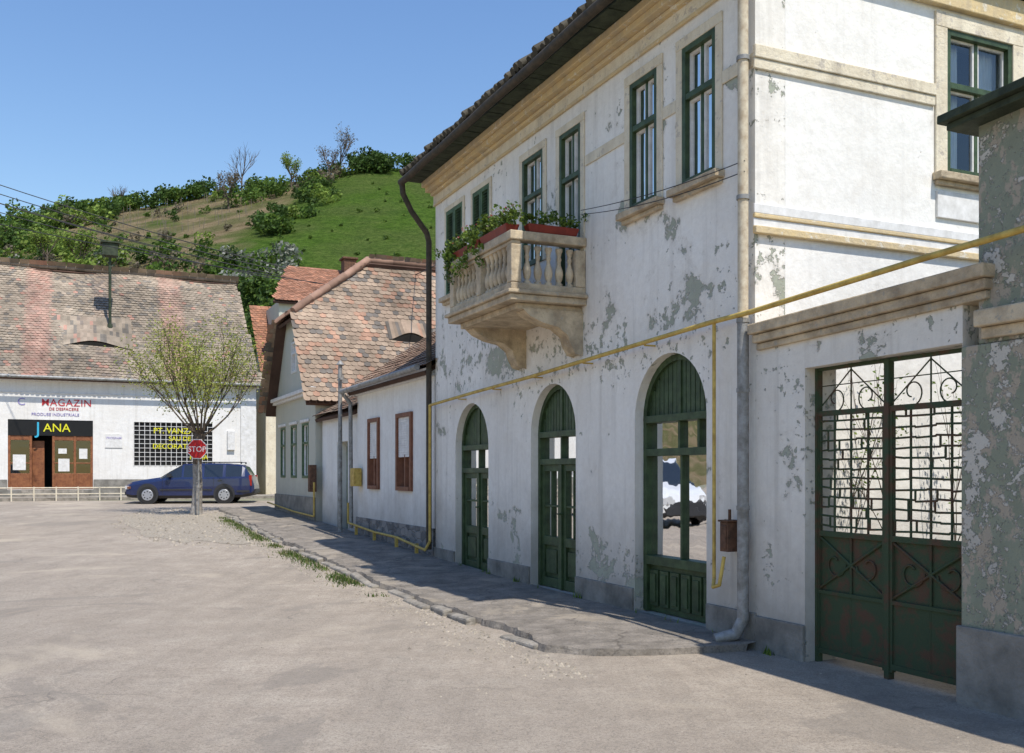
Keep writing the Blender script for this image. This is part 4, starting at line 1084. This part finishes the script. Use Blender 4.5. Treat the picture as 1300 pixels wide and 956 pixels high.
for sd in(-1,1):
    y=f0(sd*.846,sd*.862); mb.box(1.22,3.0,*y,.46,.51,0); mb.box(3.85,4.3,*f0(sd*.80,sd*.845),.40,.46,0)
    mb.box(2.0,4.0,*f0(sd*.52,sd*.55),1.45,1.475,0)
    for x in(2.0,3.0,3.95): mb.box(x,x+.05,*f0(sd*.52,sd*.55),1.40,1.45,0)
    mb.box(1.48,1.62,*f0(sd*.85,sd*1.0),.93,1.05,0); mb.box(2.45,2.60,*f0(sd*.845,sd*.858),.80,.825,0); mb.box(3.2,3.33,*f0(sd*.84,sd*.856),.80,.825,0)
    mb.box(4.27,4.37,*f0(sd*.60,sd*.785),.62,1.0,1); mb.box(.02,.16,*f0(sd*.45,sd*.765),.50,.62,2); mb.box(.10,.22,*f0(sd*.70,sd*.80),.52,.60,3)
    mb.box(2.655,2.665,*f0(sd*.845,sd*.8475),.25,.92,0); mb.box(1.30,1.308,*f0(sd*.843,sd*.8465),.3,.86,0); mb.box(3.05,3.058,*f0(sd*.843,sd*.8465),.5,.93,0)
mb.box(-.03,.08,-.60,.60,.30,.42,0); mb.box(4.38,4.48,-.62,.62,.36,.5,0); mb.box(-.04,-.03,-.25,.25,.33,.42,4)
mb.build('trim_and_lamps',[M['trim'],M['lampr'],M['lampw'],M['orange'],M['white']],car,.006)
van=empty('parked_white_van',(-12.6,19.2,g(19)),math.radians(112))
vst=[(0,.7,.32,.62,.68,.62),(.06,.85,.26,.78,.86,.74),(.5,.92,.24,.98,1.08,.80),(.85,.93,.24,1.05,1.2,.82),(1.45,.93,.24,1.08,1.88,.76),(1.55,.93,.24,1.08,1.92,.78),(2.1,.93,.24,1.08,1.94,.80),(2.2,.93,.24,1.08,1.95,.80),(4.6,.93,.26,1.08,1.95,.80),(4.72,.90,.3,1.08,1.9,.78),(4.78,.85,.4,.9,1.2,.75)]
loft('body',vst,lambda x,kk:1 if ((kk==5 and .8<x<2.05) or (kk in(6,7) and .8<x<1.4)) else 0,van,[M['vanpaint'],M['carglass'],M['trim']])
wheels((.85,3.8),.935,.32,van)
mb=MB(); mb.box(-.05,.08,-.8,.8,.32,.5,0)
for sd in (-1,1): mb.box(.0,.14,*f0(sd*.5,sd*.84),.62,.80,1)
mb.build('bumper_and_lamps',[M['trim'],M['lampw']],van,.006)

# ------------------------------------------------------------------ overhead wires
ow=empty('overhead_wires')
def wire(a,b,sag,r,n=14):
    a=Vector(a);b=Vector(b); pts=[]
    for i in range(n+1):
        t=i/n; p=a.lerp(b,t); p.z-=sag*4*t*(1-t); pts.append(tuple(p))
    tube('wire',pts,r,M['trim'],ow,4)
for k in range(4): wire((-32,46+k*.1,18.0-.55*k),(-7.0,47,10.6-.15*k),.5,.026)
wire((-32,40,14.6),(-4.2,30,7.2),.4,.018); wire((-7,47,10.9),(.0,16.9,6.1),.5,.014); wire((-30,42,15.9),(-15.3,41.8,11.3),.2,.02)
bw=lambda t,o,z:(*world(t,o),z)
wire(bw(3.1,.12,4.87),bw(-.1,.12,4.55),.05,.005); wire(bw(3.1,.12,4.82),bw(-.1,.12,4.45),.07,.005)

# ------------------------------------------------------------------ light, sky, camera
S=Vector((.33,-.49,1)).normalized()
sun=bpy.data.lights.new('sun','SUN'); sun.energy=5.0; sun.angle=math.radians(.53); sun.color=(1,.95,.87)
so=bpy.data.objects.new('sun',sun); so.rotation_euler=S.to_track_quat('Z','Y').to_euler(); so.location=(10,-10,30); sc.collection.objects.link(so)
w=bpy.data.worlds.new('World'); sc.world=w; w.use_nodes=True; nt=w.node_tree; bg=nt.nodes['Background']
sky=nt.nodes.new('ShaderNodeTexSky'); sky.sky_type='NISHITA'; sky.sun_disc=False; sky.sun_elevation=math.asin(S.z); sky.sun_rotation=math.atan2(S.x,S.y)
sky.air_density=1.6; sky.dust_density=.1; sky.ozone_density=4.0; sky.altitude=300
hs=nt.nodes.new('ShaderNodeHueSaturation'); hs.inputs['Saturation'].default_value=1.15; hs.inputs['Hue'].default_value=.510; hs.inputs['Value'].default_value=1.08
nt.links.new(sky.outputs[0],hs.inputs['Color']); nt.links.new(hs.outputs[0],bg.inputs[0]); bg.inputs[1].default_value=.15
cam=bpy.data.cameras.new('camera'); cam.sensor_width=36; cam.lens=1240/1300*36; cam.shift_y=122/1300; cam.clip_end=2000; cam.clip_start=.1
co=bpy.data.objects.new('camera',cam); co.location=(0,0,1.65); co.rotation_euler=(math.radians(90),0,0); sc.collection.objects.link(co); sc.camera=co
sc.view_settings.view_transform='Standard'; sc.view_settings.look='None'; sc.view_settings.exposure=0
